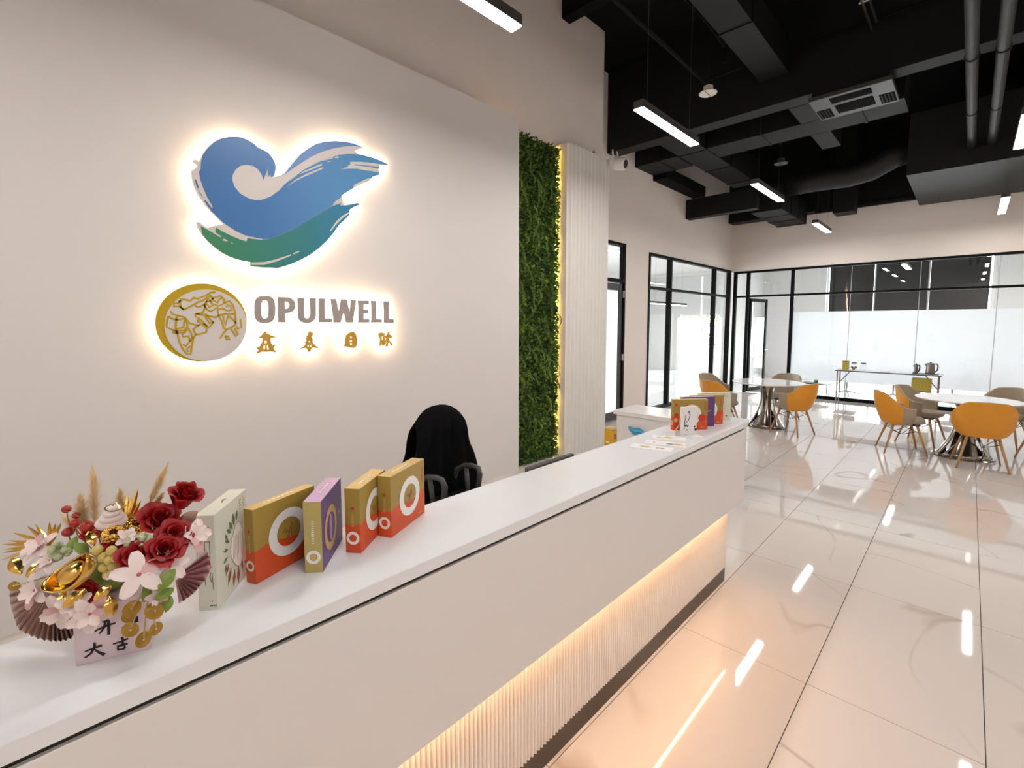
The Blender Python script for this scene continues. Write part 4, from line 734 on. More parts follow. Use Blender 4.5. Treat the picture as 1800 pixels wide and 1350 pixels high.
# ================================================================ CARTONS ON THE COUNTER
def carton(name, label, corner, ang, w, d, h, style, group='cartons standing on the counter'):
    """local x runs along the broad face from the near corner, local y goes back (thickness), origin at the near bottom corner"""
    t = thing(name, label, 'box', (corner[0], corner[1], ZT), ang, group)
    body = MB()
    body.box(0, w, 0, d, 0, h)
    bodym = {'redgold': 'box_redgold', 'purple': 'box_purple', 'cream': 'box_cream'}[style]
    me = body.mesh('body')
    me.materials.append(M[bodym])
    me.materials.append(M[{'redgold': 'box_goldtop', 'purple': 'box_lilac', 'cream': 'box_cream'}[style]])
    me.materials.append(M[{'redgold': 'box_redgold', 'purple': 'box_olive', 'cream': 'box_cream'}[style]])
    me.polygons[1].material_index = 1          # top
    me.polygons[5].material_index = 2          # narrow near side
    me.polygons[3].material_index = 2
    link('body', me, None, t, bevel=0.0012)
    e = 0.0006
    def front(a, b, hh): return (a, -hh-0.0001, b)       # broad face, y = 0
    def side(a, b, hh): return (-hh-0.0001, a, b)        # narrow face, x = 0 ; a from 0..d  (a=d is the left edge in view)
    def ring(nm, fn, cx, cz, ro, ri, m, sx=1.0, th=0.0007):
        mb = MB(); n = 40; vs = []
        for r_ in (ro, ri):
            for k in range(n):
                a = 2*PI*k/n; vs.append(fn(cx+r_*sx*math.cos(a), cz+r_*math.sin(a), th))
        mb.add(vs, [(k, (k+1) % n, n+(k+1) % n, n+k) for k in range(n)])
        return mb.build(nm, m, t)
    def strokes(nm, fn, lines, wd, m):
        mb = MB()
        for ln in lines: add_ribbon(mb, ln, wd, fn, 0.0006)
        return mb.build(nm, m, t)
    if style == 'redgold':
        ring('ring_print', front, w*0.53, h*0.50, h*0.33, h*0.20, 'print_white')
        ring('ring_print', side, d*0.5, h*0.235, d*0.42, d*0.24, 'print_white')
        cx, cz = w*0.53, h*0.50; q = h*0.1
        strokes('brush_mark', front, [[(cx-q*0.9, cz+q*0.1), (cx-q*0.6, cz+q*0.7), (cx-q*0.4, cz-q*0.2)], [(cx-q*0.2, cz-q*0.9), (cx+q*0.1, cz+q*0.2), (cx+q*0.6, cz+q*0.9)], [(cx+q*0.5, cz-q*0.9), (cx+q*0.35, cz), (cx+q*0.7, cz+q*0.5)], [(cx-q*0.3, cz+q*0.3), (cx+q*0.2, cz-q*0.3)]], 0.0011, 'print_brown')
        strokes('lettering', side, [[(d*0.42, h*(0.42+0.026*k)), (d*0.58, h*(0.42+0.026*k))] for k in range(9)], 0.0011, 'print_gold')
        strokes('seal_mark', side, [[(d*0.4, h*0.70), (d*0.6, h*0.70)]], 0.0035, 'print_red')
        strokes('lettering', front, [[(w*(0.90), h*(0.62+0.03*k)), (w*0.945, h*(0.62+0.03*k))] for k in range(9)], 0.0015, 'print_red')
        strokes('lettering', front, [[(w*0.93, h*(0.18+0.035*k)), (w*0.955, h*(0.18+0.035*k))] for k in range(4)], 0.0012, 'print_gold')
        strokes('lettering', front, [[(w*(0.80+0.03*k), h*0.075), (w*(0.82+0.03*k), h*0.075)] for k in range(4)], 0.0022, 'print_gold')
        mb = MB(); 
        for k in range(7): add_ribbon(mb, [(w*(0.22+0.07*k), d*0.5), (w*(0.27+0.07*k), d*0.5)], 0.0022, lambda a, b, hh: (a, b, h+hh), 0.0006)
        mb.build('lettering', 'print_white', t)
    elif style == 'purple':
        ring('ring_print', front, w*0.40, h*0.47, h*0.32, h*0.215, 'print_gold', 0.92)
        ring('ring_print', side, d*0.5, h*0.22, d*0.40, d*0.22, 'print_white')
        ring('seal_mark', side, d*0.5, h*0.22, d*0.17, 0.0001, 'print_gold')
        mb = MB(); n = 20
        mb.add([front(w*0.40+0.012*math.cos(2*PI*k/n), h*0.47+0.036*math.sin(2*PI*k/n), 0.0007) for k in range(n)], [tuple(range(n))]); mb.build('petal_print', 'box_lilac', t)
        strokes('lettering', side, [[(d*0.43, h*(0.42+0.03*k)), (d*0.57, h*(0.42+0.03*k))] for k in range(11)], 0.0012, 'print_white')
        strokes('lettering', front, [[(w*0.78, h*0.50), (w*0.83, h*0.53)], [(w*0.82, h*0.52), (w*0.90, h*0.56)], [(w*0.80, h*0.54), (w*0.85, h*0.50)]], 0.0012, 'print_gold')
        mb = MB()
        for k in range(6): add_ribbon(mb, [(w*(0.35+0.07*k), d*0.5), (w*(0.39+0.07*k), d*0.5)], 0.0022, lambda a, b, hh: (a, b, h+hh), 0.0006)
        mb.build('lettering', 'print_white', t)
    else:
        # cream carton: printed root slice with leaves on the front, small print on the narrow side
        mb = MB(); n = 26
        mb.add([front(w*0.60+w*0.20*math.cos(2*PI*k/n), h*0.46+h*0.24*math.sin(2*PI*k/n)+0.01*math.sin(4*PI*k/n), 0.0005) for k in range(n)], [tuple(range(n))]); mb.build('fruit_print', 'print_white', t)
        strokes('fruit_lines', front, [[(w*(0.46+0.045*k), h*(0.32+0.03*(k%3))), (w*(0.50+0.04*k), h*0.45), (w*(0.52+0.035*k), h*(0.60-0.02*(k%2)))] for k in range(7)]+[[(w*0.60+w*0.20*math.cos(a/8*PI), h*0.46+h*0.24*math.sin(a/8*PI)+0.01*math.sin(a/4*PI)) for a in range(17)]], 0.0010, 'print_tan')
        lv = MB()
        for (a, b, ln, an) in [(0.55,0.70,0.034,100),(0.50,0.68,0.030,125),(0.44,0.66,0.026,140),(0.38,0.58,0.024,150),(0.33,0.52,0.022,170),(0.30,0.45,0.022,200),(0.62,0.73,0.028,80),(0.33,0.62,0.020,120),(0.28,0.38,0.020,230)]:
            c_, s_ = math.cos(R(an)), math.sin(R(an)); x0, z0 = w*a, h*b
            lv.add([front(x0, z0, 0.0009), front(x0+ln*0.5*c_-ln*0.2*s_, z0+ln*0.5*s_+ln*0.2*c_, 0.0009), front(x0+ln*c_, z0+ln*s_, 0.0009), front(x0+ln*0.5*c_+ln*0.2*s_, z0+ln*0.5*s_-ln*0.2*c_, 0.0009)], [(0,1,2,3)])
        lv.build('leaf_print', 'print_green', t)
        lv = MB()
        for (a, b, ln, an) in [(0.40,0.30,0.040,240),(0.50,0.24,0.040,255),(0.62,0.22,0.042,262),(0.34,0.36,0.028,225),(0.72,0.26,0.030,280)]:
            c_, s_ = math.cos(R(an)), math.sin(R(an)); x0, z0 = w*a, h*b
            lv.add([front(x0, z0, 0.0009), front(x0+ln*0.5*c_-ln*0.17*s_, z0+ln*0.5*s_+ln*0.17*c_, 0.0009), front(x0+ln*c_, z0+ln*s_, 0.0009), front(x0+ln*0.5*c_+ln*0.17*s_, z0+ln*0.5*s_-ln*0.17*c_, 0.0009)], [(0,1,2,3)])
        lv.build('root_print', 'print_brown', t)
        strokes('lettering', front, [[(w*0.74, h*(0.84+0.03*k)), (w*(0.78+0.02*(k%2)), h*(0.845+0.03*k))] for k in range(4)]+[[(w*0.86, h*(0.84+0.03*k)), (w*(0.90-0.02*(k%2)), h*(0.845+0.03*k))] for k in range(4)], 0.0013, 'print_tan')
        strokes('seal_mark', front, [[(w*0.84, h*0.17), (w*0.89, h*0.18)]], 0.004, 'print_red')
        strokes('lettering', side, [[(d*0.78, h*0.84), (d*0.70, h*0.78), (d*0.80, h*0.79)], [(d*0.62, h*0.88), (d*0.62, h*0.80)], [(d*0.56, h*0.88), (d*0.56, h*0.82)], [(d*0.46, h*0.87), (d*0.38, h*0.85), (d*0.45, h*0.82), (d*0.36, h*0.79)], [(d*0.34, h*0.88), (d*0.26, h*0.86), (d*0.33, h*0.82), (d*0.25, h*0.79)]], 0.0007, 'print_grey')
        strokes('lettering', side, [[(d*0.55, h*0.72), (d*0.55, h*0.54)], [(d*0.30, h*0.72), (d*0.30, h*0.54)], [(d*0.58, h*0.725), (d*0.25, h*0.725)]], 0.0006, 'print_grey')
        strokes('lettering', side, [[(d*0.5+d*0.22*math.cos(k/6*PI), h*0.465+d*0.20*math.sin(k/6*PI)) for k in range(13)], [(d*0.4, h*0.47), (d*0.5, h*0.455), (d*0.62, h*0.475)], [(d*0.62, h*0.40), (d*0.60, h*0.27)], [(d*0.32, h*0.40), (d*0.36, h*0.35), (d*0.30, h*0.30)], [(d*0.25, h*0.40), (d*0.22, h*0.22)]], 0.0006, 'print_grey')
        strokes('lettering', side, [[(d*(0.42-0.09*k), h*0.045), (d*(0.38-0.09*k), h*0.06)] for k in range(4)], 0.0012, 'print_grey')
        strokes('seal_mark', side, [[(d*0.34, h*0.10), (d*0.30, h*0.10)]], 0.0015, 'print_red')
        mb = MB()
        for k in range(3): add_ribbon(mb, [(w*(0.45+0.05*k), d*(0.4+0.1*k)), (w*(0.50+0.05*k), d*(0.5-0.02*k))], 0.0014, lambda a, b, hh: (a, b, h+hh), 0.0006)
        mb.build('lettering', 'print_brown', t)
    return t
cl = {'white': ('cream carton with printed fruit slice and green leaves beside the flowers', 'cream'),
      'red1': ('gold and red carton with white ring, between cream and purple cartons', 'redgold'),
      'purple': ('purple carton with olive narrow side and gold ring', 'purple'),
      'red2': ('gold and red carton right of the purple carton, partly covered', 'redgold'),
      'red3': ('gold and red carton at the right end of the row before the office chair', 'redgold')}
for k, (cn_, ang, w, d, na, h) in D_boxes.items():
    carton('gift_carton', cl[k][0], cn_, ang, w, d, h, cl[k][1])
# far row near the end of the counter (broad sides face the viewer)
far = [('gold and red carton with small pictures, front of the far row', (-1.203, 2.585), 0.212, 'redgold'),
       ('purple carton second in the far row', (-1.208, 2.705), 0.212, 'purple'),
       ('gold and red carton third in the far row', (-1.196, 2.81), 0.212, 'redgold'),
       ('cream carton last in the far row at the counter end', (-1.200, 2.95), 0.212, 'cream')]
for ki, (lb, p, w, st) in enumerate(far):
    t = carton('gift_carton', lb, p, R(52), w, 0.03, 0.18, st, 'cartons at the far end of the counter')
    if ki == 0:
        for (a, b_, r_, m) in ((0.016, 0.150, 0.008, 'print_red'), (0.018, 0.088, 0.014, 'print_red'), (0.014, 0.060, 0.012, 'print_gold'), (0.026, 0.024, 0.020, 'print_red'), (0.05, 0.03, 0.018, 'print_brown'), (0.175, 0.07, 0.022, 'print_red')):
            MB().add([(a+r_*math.cos(2*PI*k/14), -0.0013, b_+r_*math.sin(2*PI*k/14)) for k in range(14)], [tuple(range(14))]).build('picture_print', m, t)
# pictures on the front one of the far row
ph = thing('leaflet_stand', 'small white upright leaflet with a plant drawing before the far cartons', 'leaflet', (-1.118, 2.50, ZT), R(58))
b = MB(); b.box(0, 0.10, 0, 0.012, 0, 0.158); b.build('board', 'paper', ph, bevel=0.003)
def pf(a, b_, hh): return (a, -hh-0.0001, b_)
mb = MB()
for ln in ([(0.02,0.03),(0.022,0.07),(0.028,0.11)], [(0.022,0.065),(0.045,0.08),(0.055,0.11),(0.048,0.135)], [(0.048,0.135),(0.042,0.128),(0.05,0.122)]): add_ribbon(mb, ln, 0.0022, pf, 0.0006)
mb.build('stem_print', 'print_grey', ph)
mb = MB()
for (a, b_, r_) in ((0.03,0.052,0.007),(0.042,0.05,0.006),(0.038,0.028,0.004),(0.085,0.045,0.006),(0.092,0.028,0.008)):
    mb.add([pf(a+r_*math.cos(2*PI*k/8), b_+r_*math.sin(2*PI*k/8), 0.0006) for k in range(8)], [tuple(range(8))])
mb.build('berry_print', 'ink', ph)
mb = MB().box(0.03, 0.095, -0.07, -0.004, 0.0, 0.003); mb.build('foot', 'paper', ph)
# round white fan and a brush by it
o = MB().tube([(-1.15, 2.46, ZT+0.004), (-1.128, 2.50, ZT+0.055), (-1.125, 2.505, ZT+0.10)], [0.004, 0.0035, 0.003]).build('brush_stick', 'print_tan')
tag(o, 'thin tan stick leaning on the white leaflet', 'stick')
o = MB().box(-0.03, 0.03, -0.02, 0.02, 0.0, 0.002).box(-0.028, 0.028, -0.002, 0.0, 0.002, 0.03).build('card_holder', 'paper'); o.location = (-1.150, 2.44, ZT); o.rotation_euler = (0, 0, R(50))
tag(o, 'tiny white card holder in front of the white leaflet', 'card holder')
# brochures lying flat
br = [('folded white brochure with green print, nearest on the counter', (-1.105, 2.14), 14, 0.20, 0.085, [('paleleaf', -0.03, 0.0, 0.028), ('ink', 0.03, 0.0, 0.009), ('print_grey', 0.052, 0.0, 0.012)]),
      ('white brochure with yellow and teal print, middle one of three', (-1.095, 2.265), 18, 0.20, 0.085, [('teal', 0.025, -0.01, 0.018), ('print_gold', 0.065, -0.005, 0.026), ('ink', -0.055, 0.0, 0.007)]),
      ('white brochure with a golden fruit picture, farthest of three', (-1.13, 2.385), 26, 0.17, 0.08, [('yberry', -0.005, 0.005, 0.026), ('print_tan', -0.055, 0.0, 0.012)])]
for lb, p, a, w, d, pr in br:
    t = thing('brochure', lb, 'brochure', (p[0], p[1], ZT), R(a), 'brochures lying on the counter')
    MB().box(-w/2, w/2, -d/2, d/2, 0, 0.003).build('cover', 'paper', t)
    for m, x, y, r_ in pr:
        MB().add([(x+r_*math.cos(2*PI*k/12), y+r_*0.7*math.sin(2*PI*k/12), 0.0034) for k in range(12)], [tuple(range(12))]).build('picture_print', m, t)

# ================================================================ FLOWER ARRANGEMENT
fa_ = thing('flower_arrangement', 'festive arrangement of red roses, pale blossoms and gold in a lilac box', 'flowers', (D_cardA[0], D_cardA[1], ZT))
FO = Vector(fa_.location); ca = D_card_ang
def L3(p): return Vector(p)-FO
cd_ = Vector((math.cos(ca), math.sin(ca), 0)); cn = Vector((-math.sin(ca), math.cos(ca), 0))   # cn points away from the viewer
camdir = (Vector((0,0,1.75))-FO); camdir.normalize()
def boxp(a, d, z): return cd_*a + cn*d + Vector((0,0,z))
W_, Dp, Hh = 0.108, 0.085, 0.105
mb = MB(); pts = [boxp(a, d, z) for z in (0, Hh) for a, d in ((0,0),(W_,0),(W_,Dp),(0,Dp))]
mb.add(pts, [(0,3,2,1),(4,5,6,7),(0,1,5,4),(1,2,6,5),(2,3,7,6),(3,0,4,7)])
mb.build('flower_box', 'card', fa_, bevel=0.001)
mb = MB()
for s_ in D_callig: add_ribbon(mb, [(a, b_, w_*1.35) for a, b_, w_ in s_], 0.001, lambda a, b_, hh: boxp(a, -hh-0.0002, b_), 0.0006)
mb.build('calligraphy', 'ink', fa_)
ctr = L3(D_ctr)
def orient(p, k=0.75, tilt=(0,0,0)):
    d = (p-ctr); d = d.normalized()*(1-k) + camdir*k + Vector(tilt); d.normalize()
    return d.to_track_quat('Z', 'Y')
def place(me, name, m, p, q, s, parent=fa_, spin=0.0):
    o = link(name, me, m, parent); o.location = p; o.rotation_mode = 'QUATERNION'; o.rotation_quaternion = q @ Euler((0,0,spin)).to_quaternion(); o.scale = (s, s, s)
    return o
rf = random.Random(5)
# rose: bud + rings of cupped petals, unit radius 1
def rose_petal(r0, r1, h, W, curl):
    def f(u, v):
        a = (u-0.5)*2; ang = a*W*(0.45+0.55*math.sin(PI*min(1, 0.15+0.6*v)))
        vv = v*(1-0.22*abs(a)**2.2)
        r_ = r0+(r1-r0)*vv**0.8+curl*max(0, vv-0.72)/0.28*0.5*(1-0.3*a)+0.05*a
        return (r_*math.cos(ang), r_*math.sin(ang), h*(1-(1-vv)**1.7)-curl*0.9*max(0, vv-0.80)+0.03*math.sin(a*5))
    me = MB().grid(f, 8, 7).mesh('petal', True); me.materials.append(M['rose']); return me
rings_ = [(rose_petal(0.10, 0.24, 0.92, 1.25, 0.02), 3), (rose_petal(0.16, 0.42, 0.90, 1.0, 0.10), 4), (rose_petal(0.22, 0.62, 0.80, 0.85, 0.20), 5), (rose_petal(0.26, 0.82, 0.60, 0.72, 0.34), 6)]
mb = MB()
def budf(u, v):
    a = u*2*PI*2.2; r_ = 0.03+0.16*u; return (r_*math.cos(a), r_*math.sin(a), 0.2+0.72*v*(1-0.10*u))
mb.grid(budf, 36, 4); bud = mb.mesh('bud', True); bud.materials.append(M['rose'])
for k, (p, s_) in enumerate(D_fl['rose']):
    P_ = L3(p); q = orient(P_, 0.30, (0, 0, 0.75)) if k == 0 else orient(P_, 0.62, (0, 0, 0.30))
    r_ = place(bud, 'rose', None, P_-(q@Vector((0,0,0.5*s_))), q, s_*1.12, spin=rf.uniform(0, 6))
    if k == 0: r_.scale = (s_*1.1, s_*1.1, s_*1.75)
    for ri, (ring, n_) in enumerate(rings_):
        for j in range(n_):
            o = bpy.data.objects.new('petal', ring); C.objects.link(o); o.parent = r_
            o.rotation_euler = (rf.uniform(-0.08, 0.08), rf.uniform(-0.10, 0.06), 2*PI*j/n_+ri*0.7+rf.uniform(-0.15, 0.15)); z_ = rf.uniform(0.92, 1.06); o.scale = (z_, z_, z_)
# five-petalled blossoms
def pet(u, v):
    a = (u-0.5)*2; w = 0.29*math.sin(PI*min(1, 0.10+0.80*v))**0.75
    x = 0.05+0.95*v; return (x, a*w, 0.10*math.sin(v*2.2)-0.20*v*v*0.6+0.10*a*a*v)
pmesh = MB().grid(pet, 6, 7).mesh('petal', True); pmesh.materials.append(M['petal'])
pmesh2 = MB().grid(pet, 6, 7).mesh('petal', True); pmesh2.materials.append(M['petal2'])
hm = MB().sphere((0,0,0.03), 0.09, 8, 5, (1,1,0.6)).mesh('blossom', True); hm.materials.append(M['blossom_heart'])
for k, (p, s_) in enumerate(D_fl['plum']):
    P_ = L3(p); q = orient(P_, 0.8 if k == 0 else 0.55)
    h_ = place(hm, 'blossom', None, P_, q, s_*1.1, spin=rf.uniform(0, 6))
    for ring in range(1 if k in (0, 1) else 2):
        for j in range(5):
            o = bpy.data.objects.new('petal', pmesh2 if (k+j+ring) % 6 == 4 else pmesh); C.objects.link(o); o.parent = h_
            o.rotation_euler = (0, -0.0 if ring == 0 else -0.55, 2*PI*j/5+0.6*ring+rf.uniform(-0.1, 0.1)); o.scale = (1, 1, 1) if ring == 0 else (0.75, 0.85, 0.8)
# folded white button flower
mb = MB()
for k in range(4): mb.sphere((0, 0, 0.012*k), 0.024-0.005*k, 18, 8, (1, 0.66, 0.55))
o = mb.build('button_flower', 'petal', fa_, smooth=True); o.location = L3(D_W1); o.rotation_mode = 'QUATERNION'; o.rotation_quaternion = orient(L3(D_W1), 0.6, (0,0,0.4))
mb = MB()
for k in range(10):
    a = k*0.62; add_ribbon(mb, [(0.004*math.cos(a)*k*0.5, 0.003*math.sin(a)*k*0.5), (0.004*math.cos(a+0.6)*(k+1)*0.5, 0.003*math.sin(a+0.6)*(k+1)*0.5)], 0.0006, lambda x, y, hh: (x, y, 0.040+hh-0.4*(x*x+y*y)*20), 0.001)
mb.build('gold_thread', 'gold', o)
# berries
bm_ = MB().sphere((0,0,0), 1, 12, 8, (1,1,0.88)).mesh('berry', True); bm_.materials.append(M['berry'])
for k, (p, s_) in enumerate(D_fl['berry']):
    o = place(bm_, 'berry', None, L3(p), Euler((0,0,0)).to_quaternion(), s_)
    e_ = (ctr-L3(p))*0.55
    MB().tube([(0,0,-0.5), (0.3, 0.2, -0.5+e_.z/s_*0.35), e_/s_], [0.13, 0.12, 0.10], 6).build('stem', 'print_brown', o)
ym = MB().sphere((0,0,0), 1, 10, 7, (1,1,0.9)).mesh('berry', True); ym.materials.append(M['yberry'])
for p, s_ in D_fl['yberry']: place(ym, 'berry', None, L3(p), Euler((rf.uniform(0,3), 0, 0)).to_quaternion(), s_)
# glittered cones
mb = MB()
for i in range(7):
    zz = -0.8+1.6*i/6; rr = math.sqrt(max(0.05, 1-zz*zz))
    for j in range(9):
        a = 2*PI*(j+0.5*(i % 2))/9; mb.sphere((rr*0.85*math.cos(a), rr*0.85*math.sin(a), zz*0.85), 0.26, 6, 4)
cm = mb.mesh('gold_cone', True); cm.materials.append(M['gold'])
for p, s_ in D_fl['cone']: place(cm, 'gold_cone', None, L3(p), orient(L3(p)), s_)
# coin-like gilded leaves on stems
mb = MB()
mb.grid(lambda u, v: ((0.15+0.85*v)*math.cos(u*2*PI)*(1.0), (0.15+0.85*v)*math.sin(u*2*PI)*0.86, 0.18*(1-v*v)), 18, 3)
km = mb.mesh('gilded_leaf', True); km.materials.append(M['gold_rough'])
for k, (p, s_) in enumerate(D_fl['coin']):
    P_ = L3(p); o = place(km, 'gilded_leaf', None, P_, orient(P_, 0.85), s_, spin=rf.uniform(0, 6))
    tgt = L3(D_fl['leaf'][1][0]) if k < 6 else ctr
    MB().tube([P_, P_*0.5+tgt*0.5+Vector((0,0,0.008)), tgt], [0.0012, 0.0012, 0.0015], 6).build('stem', 'print_tan', fa_)
# pale clusters
mb = MB(); rq = random.Random(2)
for k in range(26):
    v = Vector((rq.gauss(0,1), rq.gauss(0,1), rq.gauss(0,1))).normalized(); mb.sphere(v*0.72, 0.32, 7, 5)
gm = mb.mesh('pale_cluster', True); gm.materials.append(M['paleleaf'])
for p, s_ in D_fl['gcl']: place(gm, 'pale_cluster', None, L3(p), orient(L3(p)), s_)
# green and gilded leaves
def leaff(u, v):
    a = (u-0.5)*2; return (-1+2*v, a*0.55*math.sin(PI*min(1, 0.06+0.92*v))**0.8, 0.22*(1-(2*v-1)**2)-0.12*abs(a))
lmz = MB().grid(leaff, 6, 8).mesh('leaf', True); lmz.materials.append(M['leaf'])
lmg = MB().grid(leaff, 6, 8).mesh('gold_leaf', True); lmg.materials.append(M['gold'])
for p, s_ in D_fl['leaf']: place(lmz, 'leaf', None, L3(p), orient(L3(p), 0.75), s_, spin=rf.uniform(0, 6))
for p, s_ in D_fl['gleaf']: place(lmg, 'gold_leaf', None, L3(p), orient(L3(p), 0.7), s_, spin=rf.uniform(0, 6))
a_, b_ = L3(D_bleaf[0]), L3(D_bleaf[1])
def blade(a, b, w, fold=0.35):
    d = b-a; sd = d.cross(camdir).normalized(); up = sd.cross(d).normalized(); mb = MB(); vs = []; n_ = 7
    for i in range(n_+1):
        t_ = i/n_; ww = w*math.sin(PI*min(1, 0.10+0.90*t_))**0.9 if t_ < 1 else 0.0; c = a+d*t_+up*0.10*d.length*math.sin(PI*t_)*0.4
        vs += [c+sd*ww-up*ww*fold, c, c-sd*ww-up*ww*fold]
    fs = []
    for i in range(n_):
        fs += [(3*i, 3*i+1, 3*i+4, 3*i+3), (3*i+1, 3*i+2, 3*i+5, 3*i+4)]
    return mb.add(vs, fs)
blade(a_, b_, 0.012).build('bronze_leaf', 'fan', fa_, smooth=True)
for key, w in (('palm1', 0.0035), ('palm2', 0.0042)):
    P_ = D_palm1 if key == 'palm1' else D_palm2
    for tp in P_[1:]:
        blade(L3(P_[0]), L3(tp), w, 0.6).build('palm_blade', 'gold', fa_)
# plumes of dried grass
for base, tip, w in D_pampas:
    a_, b_ = L3(base), L3(tip); d = b_-a_; ln = d.length; mb = MB()
    mb.tube([a_-d*0.3, a_, a_+d*0.5, b_-d*0.1], [0.0012, 0.001, 0.0008, 0.0004], 5)
    rr = random.Random(int(w*1e5)+int(ln*1e4))
    for k in range(900):
        t_ = rr.random()**0.9; s_ = math.sin(PI*min(1, 0.12+0.86*t_)); p = a_+d*t_*0.93
        o_ = Vector((rr.gauss(0,1), rr.gauss(0,1), rr.gauss(0,1))); o_ = (o_-d*(o_.dot(d)/d.length_squared)).normalized()
        e_ = p+d.normalized()*ln*rr.uniform(0.12, 0.26)+o_*w*1.5*s_*rr.uniform(0.3, 1.0); sd = (e_-p).cross(o_+camdir*0.3).normalized()*0.0007
        mb.add([p+sd, p-sd, e_], [(0,1,2)])
    pl_ = mb.build('dried_plume', 'plume', fa_); pl_['kind'] = 'stuff'
# pleated paper fans
def fan(c, rim, n_, m, name):
    mb = MB(); vs = []; P_ = [L3(q) for q in rim]; c0 = L3(c); nn = camdir
    for i in range(n_+1):
        t_ = i/n_*(len(P_)-1); k = min(int(t_), len(P_)-2); f = t_-k
        p0, p1 = P_[k]-c0, P_[k+1]-c0
        d = p0.lerp(p1, f).normalized()*(p0.length*(1-f)+p1.length*f)*(0.97 if i % 2 else 1.0)
        z_ = 0.009 if i % 2 else -0.009
        vs += [c0+d*0.12, c0+d*0.55+nn*z_*0.6, c0+d+nn*z_]
    fs = []
    for i in range(n_): fs += [(3*i, 3*i+1, 3*i+4, 3*i+3), (3*i+1, 3*i+2, 3*i+5, 3*i+4)]
    mb.add(vs, fs).build(name, m, fa_, solid=0.0006)
fan(D_fan1[0], D_fan1[1:], 34, 'fan', 'paper_fan')
fan(D_fan2[0], D_fan2[1:], 20, 'fan_pink', 'paper_fan')
# gold ingot: boat with raised ends and a dome
a_, b_ = L3(D_ingot[0]), L3(D_ingot[1]); mid = (a_+b_)/2; ax = (b_-a_).normalized(); hl = (b_-a_).length/2*1.15
nz = (camdir*0.8+Vector((0,0,0.55))-ax*0.0); nz = (nz-ax*nz.dot(ax)).normalized(); ay = nz.cross(ax)
mt = Matrix((ax, ay, nz)).transposed().to_4x4(); mt.translation = mid
mb = MB()
def boat(u, v):
    an = 2*PI*u; x, y = math.cos(an), math.sin(an); r_ = math.sin(v*PI*0.5)
    return (hl*1.0*x*r_, hl*0.60*y*r_*(1-0.1*x*x), hl*(-0.55+0.55*v*v+0.30*x*x*v**3))
mb.grid(boat, 32, 10); me = mb.mesh('ingot_boat', True); me.transform(mt); ig = link('gold_ingot', me, 'gold', fa_, solid=0.002)
mb = MB().sphere((0,0,-0.05*hl), hl*0.62, 22, 12, (1.0, 0.72, 0.55)); me = mb.mesh('ingot_dome', True); me.transform(mt); link('dome', me, 'gold', ig)
# inner bundle holding the stems
mb = MB().sphere(tuple(ctr-Vector((0,0,0.010))+cn*0.03), 0.05, 14, 9, (1.2, 1.0, 0.8)); mb.build('stem_bundle', 'leaf', fa_, smooth=True)
# ================================================================ TABLES AND CHAIRS
def round_table(label, loc, r):
    t = thing('round_table', label, 'table', loc, group='round meeting tables')
    MB().lathe([(r-0.05, 0.725), (r-0.01, 0.733), (r, 0.742), (r, 0.748), (r-0.004, 0.75)], 64).build('table_top', 'table_top', t)
    MB().lathe([(0.30, 0.0), (0.31, 0.006), (0.30, 0.014), (0.10, 0.03), (0.05, 0.05)], 48).build('base_plate', 'bronze', t, smooth=False)
    for k in range(4):
        a0 = 2*PI*k/4+0.4; mb = MB()
        def rib(u, v, a0=a0):
            an = a0+1.15*(v-0.5)+ (u-0.5)*(0.9*(1-v)**1.5+0.55)
            rr = 0.055+0.215*(1-v)**2.2+0.085*v**3.5
            return (rr*math.cos(an), rr*math.sin(an), 0.012+0.712*v)
        mb.grid(rib, 8, 18); mb.build('twisted_leg', 'bronze', t, smooth=True, solid=0.008)
    MB().lathe([(0.17, 0.712), (0.17, 0.724)], 32).build('mounting_plate', 'bronze', t)
    return t
round_table('round white marble table between the counter end and frosted glass', (-2.38, 8.62, 0), 0.54)
round_table('round white marble table at the right with four chairs around', (0.03, 8.40, 0), 0.52)

